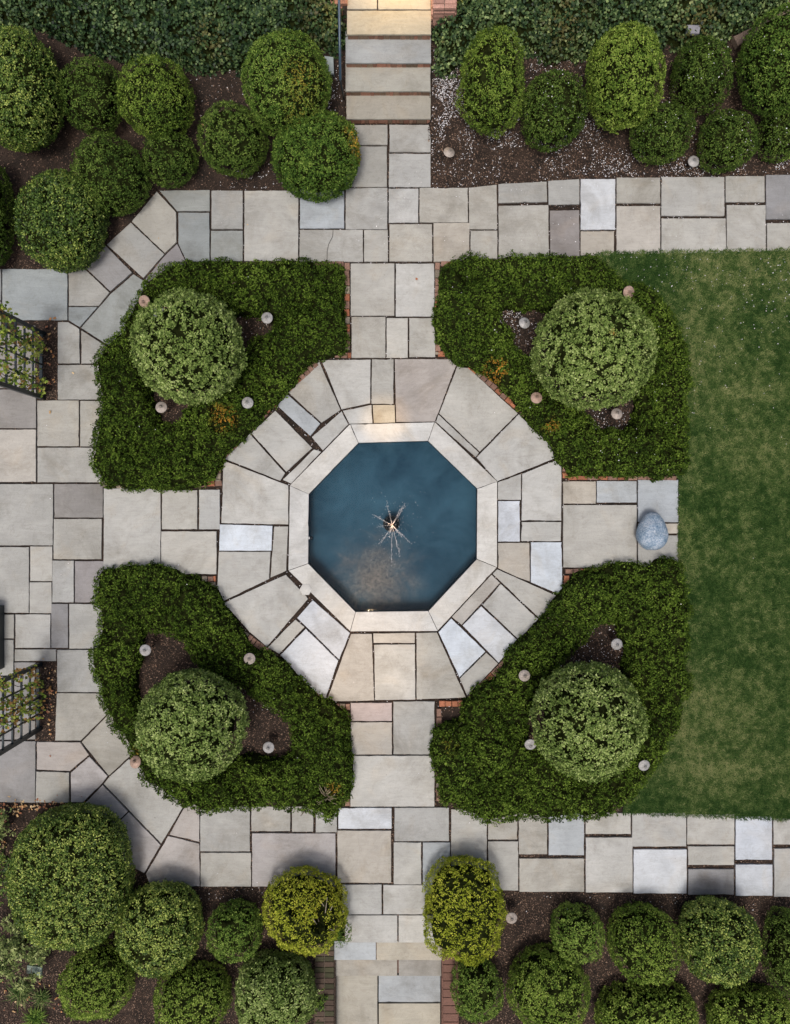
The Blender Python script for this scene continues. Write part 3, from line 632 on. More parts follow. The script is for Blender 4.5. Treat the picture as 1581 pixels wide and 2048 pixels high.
PETAL_SPOTS = []
def blob(root, name, C, rad, rot, sp, rng, size, dens, K, lump=(0.05, 4.0), pit=0.05, p=2.3, patches=(), holes=(), zmin=-0.75, leaf_w=0.55, pits=0.35, light=0.0, petals=0, clump=(9.0, .05)):
    C = np.array(C); rad = np.array(rad)
    area = 4*math.pi*((rad[0]*rad[1]*rad[2])**(2/3))*0.85
    nt_ = int(area*dens/K)
    def surf(u):
        r = (np.abs(u)**p).sum(1)**(-1/p); q = u*r[:, None]*rad
        nn = norm(np.sign(u)*(np.abs(u*r[:, None])**(p-1))/rad)
        ca, sa = math.cos(rot), math.sin(rot); M = np.array([[ca, -sa, 0], [sa, ca, 0], [0, 0, 1]])
        q = q@M.T+C; nn = nn@M.T
        big = noise(q+31.7, lump[1]*0.45)-0.5; med = noise(q+7.1, lump[1])-0.5; fine = noise(q, lump[1]*2.6)-0.5
        dd = lump[0]*(1.5*big+1.0*med+0.6*fine)
        for (hx, hy, hr, hd) in holes:
            dist = np.hypot(q[:, 0]-hx, q[:, 1]-hy); dd = dd-hd*(1-sstep(hr*0.7, hr*1.2, dist))*(nn[:, 2] > -0.2)
        return q+nn*dd[:, None], nn
    u = rng.normal(size=(nt_, 3)); u = norm(u); u = u[u[:, 2] > zmin]
    T, N = surf(u)
    # pits: tips missing where noise is low
    g = noise(T+3.3, 6.0); wd, wid_ = worley(T+11.1, clump[0])
    keep = ((g > pits*0.55) | (rng.random(len(T)) < 0.3)) & ((wd < .60) | (rng.random(len(T)) < .22))
    for (hx, hy, hr, hd) in holes: keep &= ~((np.hypot(T[:, 0]-hx, T[:, 1]-hy) < hr*0.85) & (rng.random(len(T)) < 0.92))
    T = T[keep]; N = N[keep]; g = g[keep]; wd = wd[keep]; wid_ = wid_[keep]
    T = T+N*(clump[1]*(0.55-1.6*np.minimum(wd, 1)**2))[:, None]
    T = T+N*(-pit*rng.random((len(T), 1))**2 + 0.02*(g[:, None]-0.5))
    pa = np.zeros(len(T))
    for (x, y, r, a_) in patches:
        pa = np.maximum(pa, a_*np.clip(1.3-np.hypot(T[:, 0]-x, T[:, 1]-y)/r, 0, 1)*(rng.random(len(T)) < 0.6))
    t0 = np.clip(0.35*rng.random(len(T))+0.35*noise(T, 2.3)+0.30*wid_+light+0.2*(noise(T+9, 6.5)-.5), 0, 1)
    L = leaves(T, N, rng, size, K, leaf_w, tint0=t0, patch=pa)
    # stray shoots breaking the outline
    if name:
        ns = max(10, int(len(T)*0.010)); ix = rng.integers(0, len(T), ns)
        S = leaves(T[ix]+N[ix]*size*rng.uniform(.3, 1.3, (ns, 1)), N[ix], rng, size, 3, leaf_w, lift=0.9, tint0=np.clip(t0[ix]+.15, 0, 1))
    if petals:
        cand = np.where(N[:, 2] > 0.55)[0]; ix = rng.choice(cand, petals); PETAL_SPOTS.extend((T[ix]+N[ix]*0.03).tolist())
    # core underneath, coloured near black as the shade between the leaves
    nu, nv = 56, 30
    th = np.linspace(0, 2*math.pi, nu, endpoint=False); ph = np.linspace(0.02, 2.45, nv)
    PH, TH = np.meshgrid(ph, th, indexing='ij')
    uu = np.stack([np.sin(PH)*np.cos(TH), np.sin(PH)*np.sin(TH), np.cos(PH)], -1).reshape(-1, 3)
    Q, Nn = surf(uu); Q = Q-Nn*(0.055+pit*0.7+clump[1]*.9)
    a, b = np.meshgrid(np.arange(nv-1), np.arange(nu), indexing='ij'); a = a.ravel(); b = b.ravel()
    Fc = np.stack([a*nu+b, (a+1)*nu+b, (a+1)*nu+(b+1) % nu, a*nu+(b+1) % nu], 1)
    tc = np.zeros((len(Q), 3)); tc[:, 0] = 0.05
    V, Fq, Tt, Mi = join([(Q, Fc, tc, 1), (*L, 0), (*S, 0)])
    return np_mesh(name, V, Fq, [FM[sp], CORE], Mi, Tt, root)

def stems(root, base, C, rad, rng, n_=4, r0=0.03, name='trunk'):
    mb = MB()
    for k in range(n_):
        a = rng.uniform(0, 6.28); d_ = rng.uniform(0.2, 0.55)
        end = Vector((C[0]+math.cos(a)*rad[0]*d_, C[1]+math.sin(a)*rad[1]*d_, C[2]+rad[2]*rng.uniform(.1, .5)))
        b = Vector((base[0]+math.cos(a)*0.04, base[1]+math.sin(a)*0.04, base[2]-0.05)); mid = b.lerp(end, .5)+Vector((rng.uniform(-.05, .05), rng.uniform(-.05, .05), 0))
        mb.tube([b, mid, end], [r0, r0*.7, r0*.35], 6, (0.12, 0.09, 0.065))
    return mb.build(name, BARK, root)

def shrub(px, py, rx, ry, sp, label, h=None, rot=0, size=0.033, dens=5200, K=3, seed=0, name='round_shrub', group=None, patches=(), holes=(), lump=(0.075, 3.6), light=0.0, petals=0, pits=.40, p=2.25, clump=(8.5, .06)):
    rng = np.random.default_rng(1000+seed); p = p+rng.uniform(-.2, .45); light += .16*(group in (GB, GC))+.03 if sp != 'gold' else .14
    rm = (rx+ry)/2*0.01
    rz = h/1.85 if h else rm*0.80
    x, y, _ = W(px, py); bz = float(terrain(x, y)); zc = bz+rz*0.85
    s = (CAMH-zc)/CAMH; x, y, _ = W(px, py, zc)
    a, b = rx*0.01*s, ry*0.01*s
    tx, ty = x/(CAMH-zc), y/(CAMH-zc)
    a = math.sqrt(max(a*a-(rz*tx)**2, (0.6*a)**2))-0.045; b = math.sqrt(max(b*b-(rz*ty)**2, (0.6*b)**2))-0.045
    root = empty(name, (x, y, bz), label, 'shrub', group)
    pt = [(*W(q[0], q[1], zc+rz*.6)[:2], q[2]*.01, q[3]) for q in patches]
    hl = [(*W(q[0], q[1], zc+rz*.6)[:2], q[2]*.01, q[3]) for q in holes]
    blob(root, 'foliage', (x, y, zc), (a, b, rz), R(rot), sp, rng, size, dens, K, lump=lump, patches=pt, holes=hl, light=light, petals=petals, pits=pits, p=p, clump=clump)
    stems(root, (x, y, bz), (x, y, zc), (a, b, rz), rng)
    return root, (x, y, zc), (a, b, rz)

GT, GR, GB, GC = 'clipped shrubs left of the upper stairs', 'clipped shrubs right of the upper stairs', 'clipped shrubs left of the lower steps', 'clipped shrubs right of the lower steps'
SH = [
 (32, 178, 96, 124, 'gloss', 'large bright green shrub cut by the left picture edge below the ivy', dict(light=.08, size=.040, K=2, group=GT)),
 (188, 193, 63, 72, 'dark', 'dark clipped shrub between the big edge shrub and the brighter one', dict(group=GT)),
 (314, 197, 75, 82, 'bright', 'brighter green ball shrub under the ivy bank, fourth from the stairs', dict(group=GT, light=-.08)),
 (221, 353, 76, 80, 'dark', 'dark ball shrub with a flat side right of the path corner shrub', dict(group=GT, rot=25)),
 (343, 322, 57, 56, 'dark', 'smallest dark ball shrub touching the diagonal path corner', dict(group=GT)),
 (465, 284, 70, 78, 'dark', 'dark olive ball shrub above the upper walk, left of the low wide one', dict(group=GT, light=.1)),
 (572, 172, 90, 104, 'mid', 'tall rounded shrub with yellow-orange leaves beside the handrail', dict(group=GT, light=.1, patches=((605, 165, 34, .4), (600, 215, 30, .3)), lump=(.07, 3.5))),
 (634, 312, 91, 90, 'mid', 'dense shrub overhanging the walk at the stair foot, yellow at its right', dict(group=GT, light=-.08, patches=((706, 268, 16, 1.0), (708, 290, 12, .9)), size=.040, K=2)),
 (125, 442, 90, 100, 'gloss', 'glossy broad shrub at the bend of the left terrace path', dict(group=GT, size=.040, K=2)),
 (-22, 430, 54, 112, 'dark', 'dark shrub mostly outside the left edge beside the bend shrub', dict(group=GT, size=.040)),
 (985, 160, 70, 106, 'bright', 'loose upright olive shrub nearest the right side of the stairs', dict(group=GR, lump=(.12, 5), light=-.05, pits=.5, holes=((975, 120, 9, .12),))),
 (1108, 222, 67, 81, 'dark', 'dark shrub sprinkled with white petals between two lighter ones', dict(group=GR, petals=26)),
 (1251, 155, 77, 106, 'bright', 'tall yellow-green clumpy shrub in the upper right bed', dict(group=GR, lump=(.09, 4), light=.12, size=.040)),
 (1403, 152, 63, 74, 'dark', 'dark petal-dotted shrub under the small grey floodlight', dict(group=GR, petals=26)),
 (1325, 268, 66, 64, 'dark', 'low dark petal-dotted ball between the tall yellow-green shrub and the walk', dict(group=GR, petals=22)),
 (1452, 285, 61, 66, 'dark', 'dark ball touching the upper right walk edge', dict(group=GR, petals=22, light=.05)),
 (1562, 122, 90, 108, 'mid', 'big mid green shrub cut by the upper right picture edge', dict(group=GR, petals=8)),
 (1562, 270, 50, 54, 'dark', 'small dark shrub at the right picture edge above the walk', dict(group=GR, petals=16)),
 (143, 1750, 124, 143, 'gloss', 'largest glossy shrub of all, at the lower left terrace corner', dict(group=GB, h=1.5, size=.040, K=2, light=.03, lump=(.06, 3))),
 (322, 1854, 87, 94, 'gloss', 'glossy pale-dotted shrub right of the largest one', dict(group=GB, h=1.2, size=.040, K=2, light=.1)),
 (470, 1862, 58, 64, 'mid', 'small round shrub left of the golden shrub with bare gaps', dict(group=GB)),
 (611, 1818, 83, 85, 'gold', 'golden shrub with dark gaps and bare branches left of the lower steps', dict(group=GB, h=1.15, lump=(.12, 5), holes=((648, 1815, 14, .4), (640, 1843, 15, .4), (588, 1815, 8, .25), (668, 1855, 7, .3)), patches=((640, 1800, 60, .2),), size=.032)),
 (195, 1962, 80, 82, 'bright', 'light green ball shrub on the brown bed below the largest shrub', dict(group=GB, light=.02)),
 (390, 1996, 80, 80, 'bright', 'light green ball cut by the bottom edge, below the glossy pale one', dict(group=GB)),
 (552, 1987, 84, 88, 'ball', 'grey-green leafy shrub against the mossy brick wall', dict(group=GB, size=.044, K=2, light=-.12)),
 (928, 1818, 83, 106, 'gold', 'upright golden shrub at the right of the lower steps', dict(group=GC, h=1.15, lump=(.09, 5), holes=((945, 1790, 6, .25), (938, 1835, 8, .2)), light=-.08, size=.032)),
 (952, 1979, 54, 70, 'mid', 'narrow green shrub against the reddish brick wall', dict(group=GC, light=.08)),
 (1098, 1976, 84, 92, 'bright', 'large olive ball below the smallest one, cut by the bottom edge', dict(group=GC, light=-.1)),
 (1153, 1866, 56, 60, 'mid', 'smallest ball shrub in the lower right bed near the lone lamp', dict(group=GC, light=.12)),
 (1287, 1885, 71, 79, 'bright', 'olive ball in the middle of the lower right bed', dict(group=GC, light=-.12)),
 (1436, 1880, 84, 90, 'gloss', 'glossy dark shrub with pale leaf tips in the lower right bed', dict(group=GC, size=.040, K=2, light=.02)),
 (1572, 1905, 50, 86, 'dark', 'dark narrow shrub cut by the lower right picture edge', dict(group=GC, light=.1)),
 (1295, 2034, 104, 74, 'bright', 'wide loose shrub cut by the bottom edge under the olive ball', dict(group=GC, lump=(.10, 4), size=.038, light=.02, h=.95)),
 (1500, 2040, 92, 74, 'bright', 'loose pale shrub in the bottom right corner', dict(group=GC, lump=(.10, 4), size=.038, light=.08, h=.95)),
]
for k, (px, py, rx, ry, sp, lab, kw) in enumerate(SH):
    kw = dict(kw); r_, C_, rad_ = shrub(px, py, rx, ry, sp, lab, seed=k, **kw)
    if sp == 'gold' and px < 700:     # bare inner branches showing in the gaps
        rng = np.random.default_rng(5); mb = MB()
        for (ax, ay, bx, by) in ((640, 1860, 655, 1795), (640, 1860, 622, 1830), (648, 1830, 665, 1812), (645, 1845, 668, 1862), (640, 1860, 600, 1815), (650, 1815, 640, 1800)):
            A = Vector(W(ax, ay, C_[2]+.05)); B = Vector(W(bx, by, C_[2]+rad_[2]*.75)); M_ = A.lerp(B, .5)+Vector((.03, -.02, .03))
            mb.tube([A, M_, B], [.013, .010, .005], 5, (0.30, 0.26, 0.20))
        mb.build('branches', BARK, r_)
        rng = np.random.default_rng(6); C2 = W(680, 1866, .45)
        blob(r_, 'side_shoot', C2, (.19, .19, .26), 0, 'mid', rng, .03, 3800, 3)

# the four big balls
for k, (px, py, r_, lab, lum) in enumerate([
  (377, 696, 113, 'clipped ball tree in the upper left hedge bed', .03), (1188, 701, 120, 'largest clipped ball tree, in the upper right hedge bed', .05),
  (384, 1448, 110, 'clipped ball tree in the lower left hedge bed by the bare mulch', .05), (1174, 1441, 116, 'clipped ball tree in the lower right hedge bed', .08)]):
    rng = np.random.default_rng(50+k); zc = 1.15; s = (CAMH-zc)/CAMH; x, y, _ = W(px, py, zc); r = (r_*0.01-.04)*s
    root = empty('ball_tree', (x, y, 0), lab, 'ball tree', 'big clipped ball trees in the four hedge beds')
    sq = 1/math.sqrt(1+(x*x+y*y)/(CAMH-zc)**2*.5)
    blob(root, 'crown', (x, y, zc), (r*sq, r*sq, r*.92), 0, 'ball', rng, .044, 4600, 5, clump=(7.5, .12), lump=(.06, 4), pit=.05, p=2.0, pits=.45, leaf_w=.6, light=lum, zmin=-.6,
         patches=((x+.1, y+.1, .07, .5),) if k == 1 else ())
    mb = MB(); mb.tube([(x, y, -.05), (x+.03, y, .3), (x, y+.02, .8), (x, y, 1.2)], [.075, .06, .055, .03], 9, (.13, .10, .075))
    for q in range(7):
        a = rng.uniform(0, 6.28); mb.tube([(x, y, .5+.05*q), (x+math.cos(a)*r*.35, y+math.sin(a)*r*.35, .9+.04*q), (x+math.cos(a)*r*.7, y+math.sin(a)*r*.7, 1.2+.05*q)], [.03, .02, .008], 6, (.13, .10, .075))
    mb.build('trunk', BARK, root)

# height-field planting: hedges, ivy banks
def sdf(px, py, poly):
    """signed distance (positive inside)"""
    P_ = np.array(poly, float); n_ = len(P_); dmin = np.full(px.shape, 1e9); ins = np.zeros(px.shape, bool)
    for k in range(n_):
        a = P_[k]; b = P_[(k+1) % n_]; ab = b-a; t = np.clip(((px-a[0])*ab[0]+(py-a[1])*ab[1])/(ab@ab+1e-12), 0, 1)
        dmin = np.minimum(dmin, np.hypot(px-(a[0]+t*ab[0]), py-(a[1]+t*ab[1])))
        c = ((a[1] > py) != (b[1] > py)) & (px < (b[0]-a[0])*(py-a[1])/(b[1]-a[1]+1e-12)+a[0]); ins ^= c
    return np.where(ins, dmin, -dmin)

def hfield(root, name, outer, hole, H, sp, seed, size=.03, dens=3300, K=3, rr=0.22, lump=.20, holes=(), patches=(), zvis=None, base=None, leaf_w=.55, light=0., petals=0, step=.03, prof=None, lumpsc=2.2, clump=(6.5, .11)):
    rng = np.random.default_rng(seed)
    zv = H*.55 if zvis is None else zvis
    O = [W(x, y, zv)[:2] for x, y in outer]; Hh = [W(x, y, zv)[:2] for x, y in hole] if hole else None
    ox = [p_[0] for p_ in O]; oy = [p_[1] for p_ in O]
    gx = np.arange(min(ox)-.05, max(ox)+.05, step); gy = np.arange(min(oy)-.05, max(oy)+.05, step)
    GX, GY = np.meshgrid(gx, gy); fx_, fy_ = GX.ravel(), GY.ravel()
    P0 = np.stack([fx_, fy_, np.zeros_like(fx_)], 1)
    wob = (noise(P0+seed, 4.0)-.5)*.15+(noise(P0+seed, 1.8)-.5)*.15
    D = sdf(fx_, fy_, O)+wob
    if Hh: D = np.minimum(D, -sdf(fx_, fy_, Hh)+wob)
    t = np.clip(D/rr, 0, 1); base_z = terrain(fx_, fy_) if base is None else base(fx_, fy_)
    hh = (1-(1-t)**2.6)**(1/2.6) if prof is None else prof(D)
    ho = H*hh+(lump*2*(noise(P0+seed*3.1, lumpsc)-.5)+lump*.9*(noise(P0+seed, lumpsc*2.3)-.5)+lump*.5*(noise(P0+seed, lumpsc*5)-.5))*np.clip(hh, 0, 1)
    for (hx, hy, hr, hd) in holes:
        q = W(hx, hy, H); ho = ho-hd*(1-sstep(hr*.005, hr*.013, np.hypot(fx_-q[0], fy_-q[1])))
    ZZ = np.where(D > 0, np.maximum(ho, 0.02), 0).reshape(GX.shape); BZ = base_z.reshape(GX.shape)
    gyv, gxv = np.gradient(ZZ+BZ, step)
    Dm = D.reshape(GX.shape)
    area = np.minimum(np.sqrt(1+gxv**2+gyv**2), 7)*(Dm > 0)
    pr = (area/area.sum()).ravel(); nt_ = int(area.sum()*step*step*dens/K)
    ix = rng.choice(len(pr), nt_, p=pr)
    T = np.stack([fx_[ix]+rng.uniform(-.5, .5, nt_)*step, fy_[ix]+rng.uniform(-.5, .5, nt_)*step, (ZZ+BZ).ravel()[ix]], 1)
    N = norm(np.stack([-gxv.ravel()[ix], -gyv.ravel()[ix], np.ones(nt_)*.8], 1))
    steep = np.abs(gxv.ravel()[ix])+np.abs(gyv.ravel()[ix])
    T[:, 2] -= rng.random(nt_)*np.minimum(steep, 5)*step*.8; T[:, 2] = np.maximum(T[:, 2], base_z[ix]+.03)
    g = noise(T+3.3, 6.0); wd, wid_ = worley(T+5.5, clump[0]); keep = ((g > .2) | (rng.random(nt_) < .35)) & ((wd < .62) | (rng.random(nt_) < .4))
    T = T[keep]; N = N[keep]; wd = wd[keep]; wid_ = wid_[keep]; T = T-N*(.04*rng.random((len(T), 1))**2)+N*(clump[1]*(.55-1.6*np.minimum(wd, 1)**2))[:, None]
    pa = np.zeros(len(T))
    for (hx, hy, hr, a_) in patches:
        q = W(hx, hy, H); pa = np.maximum(pa, a_*np.clip(1.3-np.hypot(T[:, 0]-q[0], T[:, 1]-q[1])/(hr*.01), 0, 1)*(rng.random(len(T)) < .6))
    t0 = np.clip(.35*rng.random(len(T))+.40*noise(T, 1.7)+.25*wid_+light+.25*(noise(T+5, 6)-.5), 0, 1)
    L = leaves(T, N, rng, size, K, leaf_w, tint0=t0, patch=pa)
    if petals:
        cand = np.where(N[:, 2] > .5)[0]; jx = rng.choice(cand, petals); PETAL_SPOTS.extend((T[jx]+N[jx]*.03).tolist())
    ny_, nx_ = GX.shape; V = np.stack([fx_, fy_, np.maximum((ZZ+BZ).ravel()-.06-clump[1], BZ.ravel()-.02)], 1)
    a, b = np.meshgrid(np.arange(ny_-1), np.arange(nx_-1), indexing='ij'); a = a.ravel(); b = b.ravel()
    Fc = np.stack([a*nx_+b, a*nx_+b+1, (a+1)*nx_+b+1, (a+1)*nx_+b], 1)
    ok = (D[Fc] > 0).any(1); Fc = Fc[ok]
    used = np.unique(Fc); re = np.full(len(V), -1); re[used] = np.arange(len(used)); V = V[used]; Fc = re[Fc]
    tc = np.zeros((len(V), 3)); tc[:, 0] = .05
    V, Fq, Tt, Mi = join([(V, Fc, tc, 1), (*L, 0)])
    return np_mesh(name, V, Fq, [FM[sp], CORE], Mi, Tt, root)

HG = 'dark clipped hedges around the four beds'
HED = [
 ('low dark hedge curving round the upper left ball tree', [(340,532),(363,517),(430,512),(500,524),(560,526),(640,520),(690,532),(692,700),(655,718),(628,724),(560,792),(500,852),(449,908),(440,960),(395,978),(330,984),(260,978),(215,970),(188,930),(183,870),(196,800),(194,720),(206,690),(245,655),(257,605),(290,572),(312,552)],
  [(300,600),(380,590),(470,625),(520,628),(552,640),(540,662),(500,685),(470,760),(380,810),(350,845),(320,850),(312,820),(290,760),(268,690)], (), ((447,838,26,.75),(432,820,14,.6)), 6),
 ('low dark hedge curving round the upper right ball tree', [(905,518),(960,512),(1060,515),(1190,514),(1232,540),(1262,570),(1312,580),(1352,640),(1372,690),(1376,750),(1372,800),(1382,840),(1370,880),(1368,945),(1310,960),(1240,957),(1140,947),(1110,900),(1045,822),(990,768),(950,738),(905,712),(875,690),(868,640),(880,590),(876,545)],
  [(975,622),(1010,612),(1060,622),(1130,610),(1240,610),(1290,680),(1285,780),(1262,830),(1245,856),(1205,860),(1165,815),(1130,795),(1072,728),(1030,690),(1000,650)], (), ((993,738,22,1.3),(1105,850,14,.6)), 46),
 ('low dark hedge of the lower left bed with an open mulch patch', [(200,1145),(260,1133),(350,1135),(395,1150),(425,1182),(440,1215),(480,1265),(500,1300),(530,1302),(590,1345),(608,1372),(645,1400),(695,1430),(702,1500),(700,1590),(660,1640),(610,1628),(540,1613),(480,1610),(420,1625),(370,1615),(330,1592),(280,1548),(255,1500),(225,1450),(195,1390),(188,1330),(190,1260),(183,1200)],
  [(288,1262),(320,1272),(365,1285),(395,1320),(430,1350),(480,1375),(520,1410),(578,1440),(590,1490),(560,1525),(500,1520),(400,1540),(320,1500),(295,1440),(270,1380),(280,1310)], ((648,1585,13,.22),(660,1600,9,.2),(490,1440,8,.2)), ((668,1578,16,.6),(278,1503,14,.35)), 4),
 ('low dark hedge of the lower right bed under the lawn edge', [(1150,1146),(1230,1130),(1300,1122),(1350,1130),(1378,1180),(1388,1230),(1381,1320),(1370,1390),(1350,1470),(1322,1510),(1290,1560),(1262,1600),(1230,1627),(1180,1637),(1120,1642),(1040,1633),(980,1644),(920,1637),(877,1600),(865,1540),(866,1470),(890,1442),(930,1445),(930,1410),(990,1360),(1010,1310),(1060,1265),(1100,1212),(1128,1180)],
  [(1235,1236),(1252,1270),(1255,1340),(1270,1400),(1270,1470),(1230,1520),(1150,1520),(1090,1490),(1060,1505),(1045,1490),(1062,1430),(1090,1370),(1130,1325),(1185,1285),(1210,1250)], ((1115,1255,12,.22),(1070,1350,9,.2)), ((900,1490,16,.2),), 3),
]
for k, (lab, outer, hole, hs, pts, pet) in enumerate(HED):
    c = np.mean([W(*p_)[:2] for p_ in outer], 0)
    root = empty('clipped_hedge', (c[0], c[1], 0), lab, 'hedge', HG)
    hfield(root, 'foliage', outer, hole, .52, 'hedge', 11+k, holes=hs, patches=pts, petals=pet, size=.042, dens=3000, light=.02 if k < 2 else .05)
    mb = MB(); rng = np.random.default_rng(70+k)
    O = [Vector(W(*p_)) for p_ in outer]
    for q in range(0, len(O), 3):
        a = O[q]; cc = Vector((c[0], c[1], 0)); b = a.lerp(cc, .16)
        mb = MB()
        for s_ in range(3):
            e_ = Vector((b.x+rng.uniform(-.2, .2), b.y+rng.uniform(-.2, .2), .33)); mb.tube([(b.x, b.y, -.03), ((b.x+e_.x)/2+.02, (b.y+e_.y)/2, .17), e_], [.018, .013, .007], 5, (.14, .11, .08))
        mb.build('stem', BARK, root)
    if k == 2:
        mb = MB()
        for q in range(26):
            A = Vector(W(655+rng.uniform(-6, 6), 1592+rng.uniform(-4, 6), .22)); B = Vector(W(655+rng.uniform(-22, 24), 1590+rng.uniform(-24, 24), .5)); mb.tube([A, A.lerp(B, .5)+Vector((0, 0, .05)), B], [.007, .005, .003], 4, (.36, .30, .20))
        tag(mb.build('bare_twigs', BARK, root), kind='stuff')

# ivy banks
tag(hfield(None, 'ivy', [(-60,-70),(664,-70),(690,-70),(692,50),(690,82),(672,96),(560,70),(480,132),(420,128),(350,112),(250,112),(150,84),(100,62),(40,52),(-60,44)], None, .95, 'ivy', 31, size=.062, dens=1500, K=2, rr=1.2, lump=.10, zvis=.6, leaf_w=.85,
    patches=((420,70,30,.4),(640,30,40,.3)), prof=lambda D: np.clip(.25*(1-np.exp(-np.maximum(D, 0)/.06))+.75*np.clip(D/1.1, 0, 1), 0, 1), holes=(), lumpsc=2.0, light=-.12), 'ivy bank left of the stairs, dark blue-green', 'ivy', None, 'stuff')
tag(hfield(None, 'ivy', [(867,20),(915,22),(918,-70),(1660,-70),(1600,-10),(1545,22),(1480,62),(1430,88),(1390,86),(1300,84),(1200,108),(1100,112),(1050,92),(1000,72),(930,104),(900,142),(867,134)], None, .95, 'ivy', 37, size=.060, dens=1500, K=2, rr=1.2, lump=.10, zvis=.6, leaf_w=.85,
    patches=((1130,40,50,.35),(1400,30,50,.4)), prof=lambda D: np.clip(.25*(1-np.exp(-np.maximum(D, 0)/.06))+.75*np.clip(D/1.1, 0, 1), 0, 1), lumpsc=2.0, light=.06), 'ivy bank right of the stairs with paler leaves', 'ivy', None, 'stuff')
# low stone kerb in the upper right corner
kb = MB()
for q in range(9):
    a = W(1478+q*17, 82-q*8.5, .55); k_ = random.uniform(.7, 1.1); kb.box((a[0], a[1], .55), (.19, .2, .16), .45+random.uniform(-.05, .05), (.15*k_, .11*k_, .085*k_), .015)
tag(kb.build('stone_kerb', BRICK), 'short row of brownish kerb stones between ivy and shrubs, upper right corner', 'kerb')

# loose plants lower left, fern at the top edge, grass tufts
def loose(px, py, rx, ry, h, sp, label, name, seed, nsprig=260, size=.07, cat='plant'):
    rng = np.random.default_rng(seed); x, y, _ = W(px, py); bz = float(terrain(x, y)); x, y, _ = W(px, py, bz+h*.6)
    root = empty(name, (x, y, bz), label, cat); T = []; N = []; mb = MB()
    for q in range(nsprig//12):
        a = rng.uniform(0, 6.28); r = math.sqrt(rng.random()); e_ = Vector((x+math.cos(a)*r*rx*.0095, y+math.sin(a)*r*ry*.0095, bz+h*rng.uniform(.5, 1)))
        b = Vector((x+math.cos(a)*.08, y+math.sin(a)*.08, bz)); mid = b.lerp(e_, .5)+Vector((0, 0, .06)); mb.tube([b, mid, e_], [.012, .008, .004], 5, (.16, .12, .08))
        for w_ in range(12):
            o = Vector(rng.normal(0, .07, 3)); T.append(e_+o); N.append((math.cos(a)*r*.6+o.x*4, math.sin(a)*r*.6+o.y*4, 1))
    V, F_, Tt = leaves(np.array(T), norm(np.array(N)), rng, size, 7, .45, lift=.3)
    np_mesh('foliage', V, F_, [FM[sp]], np.zeros(len(F_)), Tt, root); mb.build('stems', BARK, root); return root
loose(42, 1900, 62, 85, .75, 'loose', 'loose pale green leafy shrub at the lower left edge', 'leafy_shrub', 81, 420, .07, 'shrub')
loose(-8, 1735, 30, 75, .5, 'gloss', 'sparse dark plant between the left edge and the largest shrub', 'leafy_shrub', 82, 200, .06, 'shrub')
loose(5, 1650, 24, 30, .5, 'loose', 'small pale sprig at the left edge above the sparse dark plant', 'leafy_shrub', 83, 90, .05, 'shrub')
loose(640, 1985, 10, 26, .25, 'mid', 'small weed growing out of the mossy brick wall', 'weed', 84, 48, .05, 'weed')
def tuft(px, py, r, h, n_, sp, label, name, seed, cat, wid=.007):
    rng = np.random.default_rng(seed); x, y, _ = W(px, py); bz = float(terrain(x, y)); x, y, _ = W(px, py, bz)
    a = rng.uniform(0, 6.28, n_); L = r*rng.uniform(.5, 1.1, n_); u = np.stack([np.cos(a), np.sin(a)], 1); b = np.stack([x+rng.normal(0, r*.2, n_), y+rng.normal(0, r*.2, n_)], 1)
    V = np.zeros((n_, 2, 4, 3)); s_ = np.stack([-u[:, 1], u[:, 0]], 1)*wid
    pts = [(0, 0, 1), (.45, .8, 1), (.8, 1, .8), (1.05, .75, .1)]
    for seg in range(2):
        for c_, (i0, sg) in enumerate(((seg, -1), (seg, 1), (seg+1, 1), (seg+1, -1))):
            f_, hz_, w_ = pts[i0 if seg == 0 else i0+ (1 if i0 == 2 else 0)]
            V[:, seg, c_, :2] = b+u*(L*f_)[:, None]+s_*sg*w_; V[:, seg, c_, 2] = bz+h*hz_*(L/r)
    tt = np.zeros((n_*8, 3)); tt[:, 0] = np.repeat(rng.random(n_), 8)
    return tag(np_mesh(name, V.reshape(-1, 3), np.arange(n_*8).reshape(-1, 4), [FM[sp]], None, tt), label, cat)
tuft(45, 1978, .28, .2, 160, 'grass', 'dark grassy tuft under the loose pale shrub', 'grass_tuft', 1, 'grass tuft')
tuft(88, 1990, .2, .16, 110, 'grass', 'small dark grassy tuft right of the larger tuft', 'grass_tuft', 2, 'grass tuft')
tuft(75, 2032, .24, .16, 170, 'mid', 'green tuft on the bare soil at the bottom left edge', 'grass_tuft', 3, 'grass tuft')
for q, xx in enumerate((205, 240, 278)): pass
tuft(242, -18, .48, 1.0, 150, 'fern', 'bright yellow-green fern peeping in at the top edge', 'fern', 4, 'fern', .03)

# ------------------------------------------------------------------ lawn
lawn_px = [(1150,511),(1205,508),(1480,503),(1900,498),(1900,1648),(1500,1634),(1250,1624),(1255,1590),(1330,1450),(1350,1200),(1359,1136),(1361,960),(1340,930),(1330,720),(1200,620)]
LP = [W(x, y, .03) for x, y in lawn_px]
mb = MB(); mb.add([(x, y, .030) for x, y, _ in LP], [tuple(range(len(LP)))], (0, 0, 0)); lo = mb.build('lawn', TURF)
if lo.data.polygons[0].normal.z < 0: lo.data.flip_normals()
tag(lo, kind='structure')
rng = np.random.default_rng(9); NB = 420000
bx = rng.uniform(4.0, 9.0, NB); by = rng.uniform(-6.4, 5.4, NB)
D = sdf(bx, by, [q[:2] for q in LP]); P3 = np.stack([bx, by, 0*bx], 1)
k_ = D > -.035+.05*(noise(P3, 14)-.5); bx, by, P3 = bx[k_], by[k_], P3[k_]; nb = len(bx)
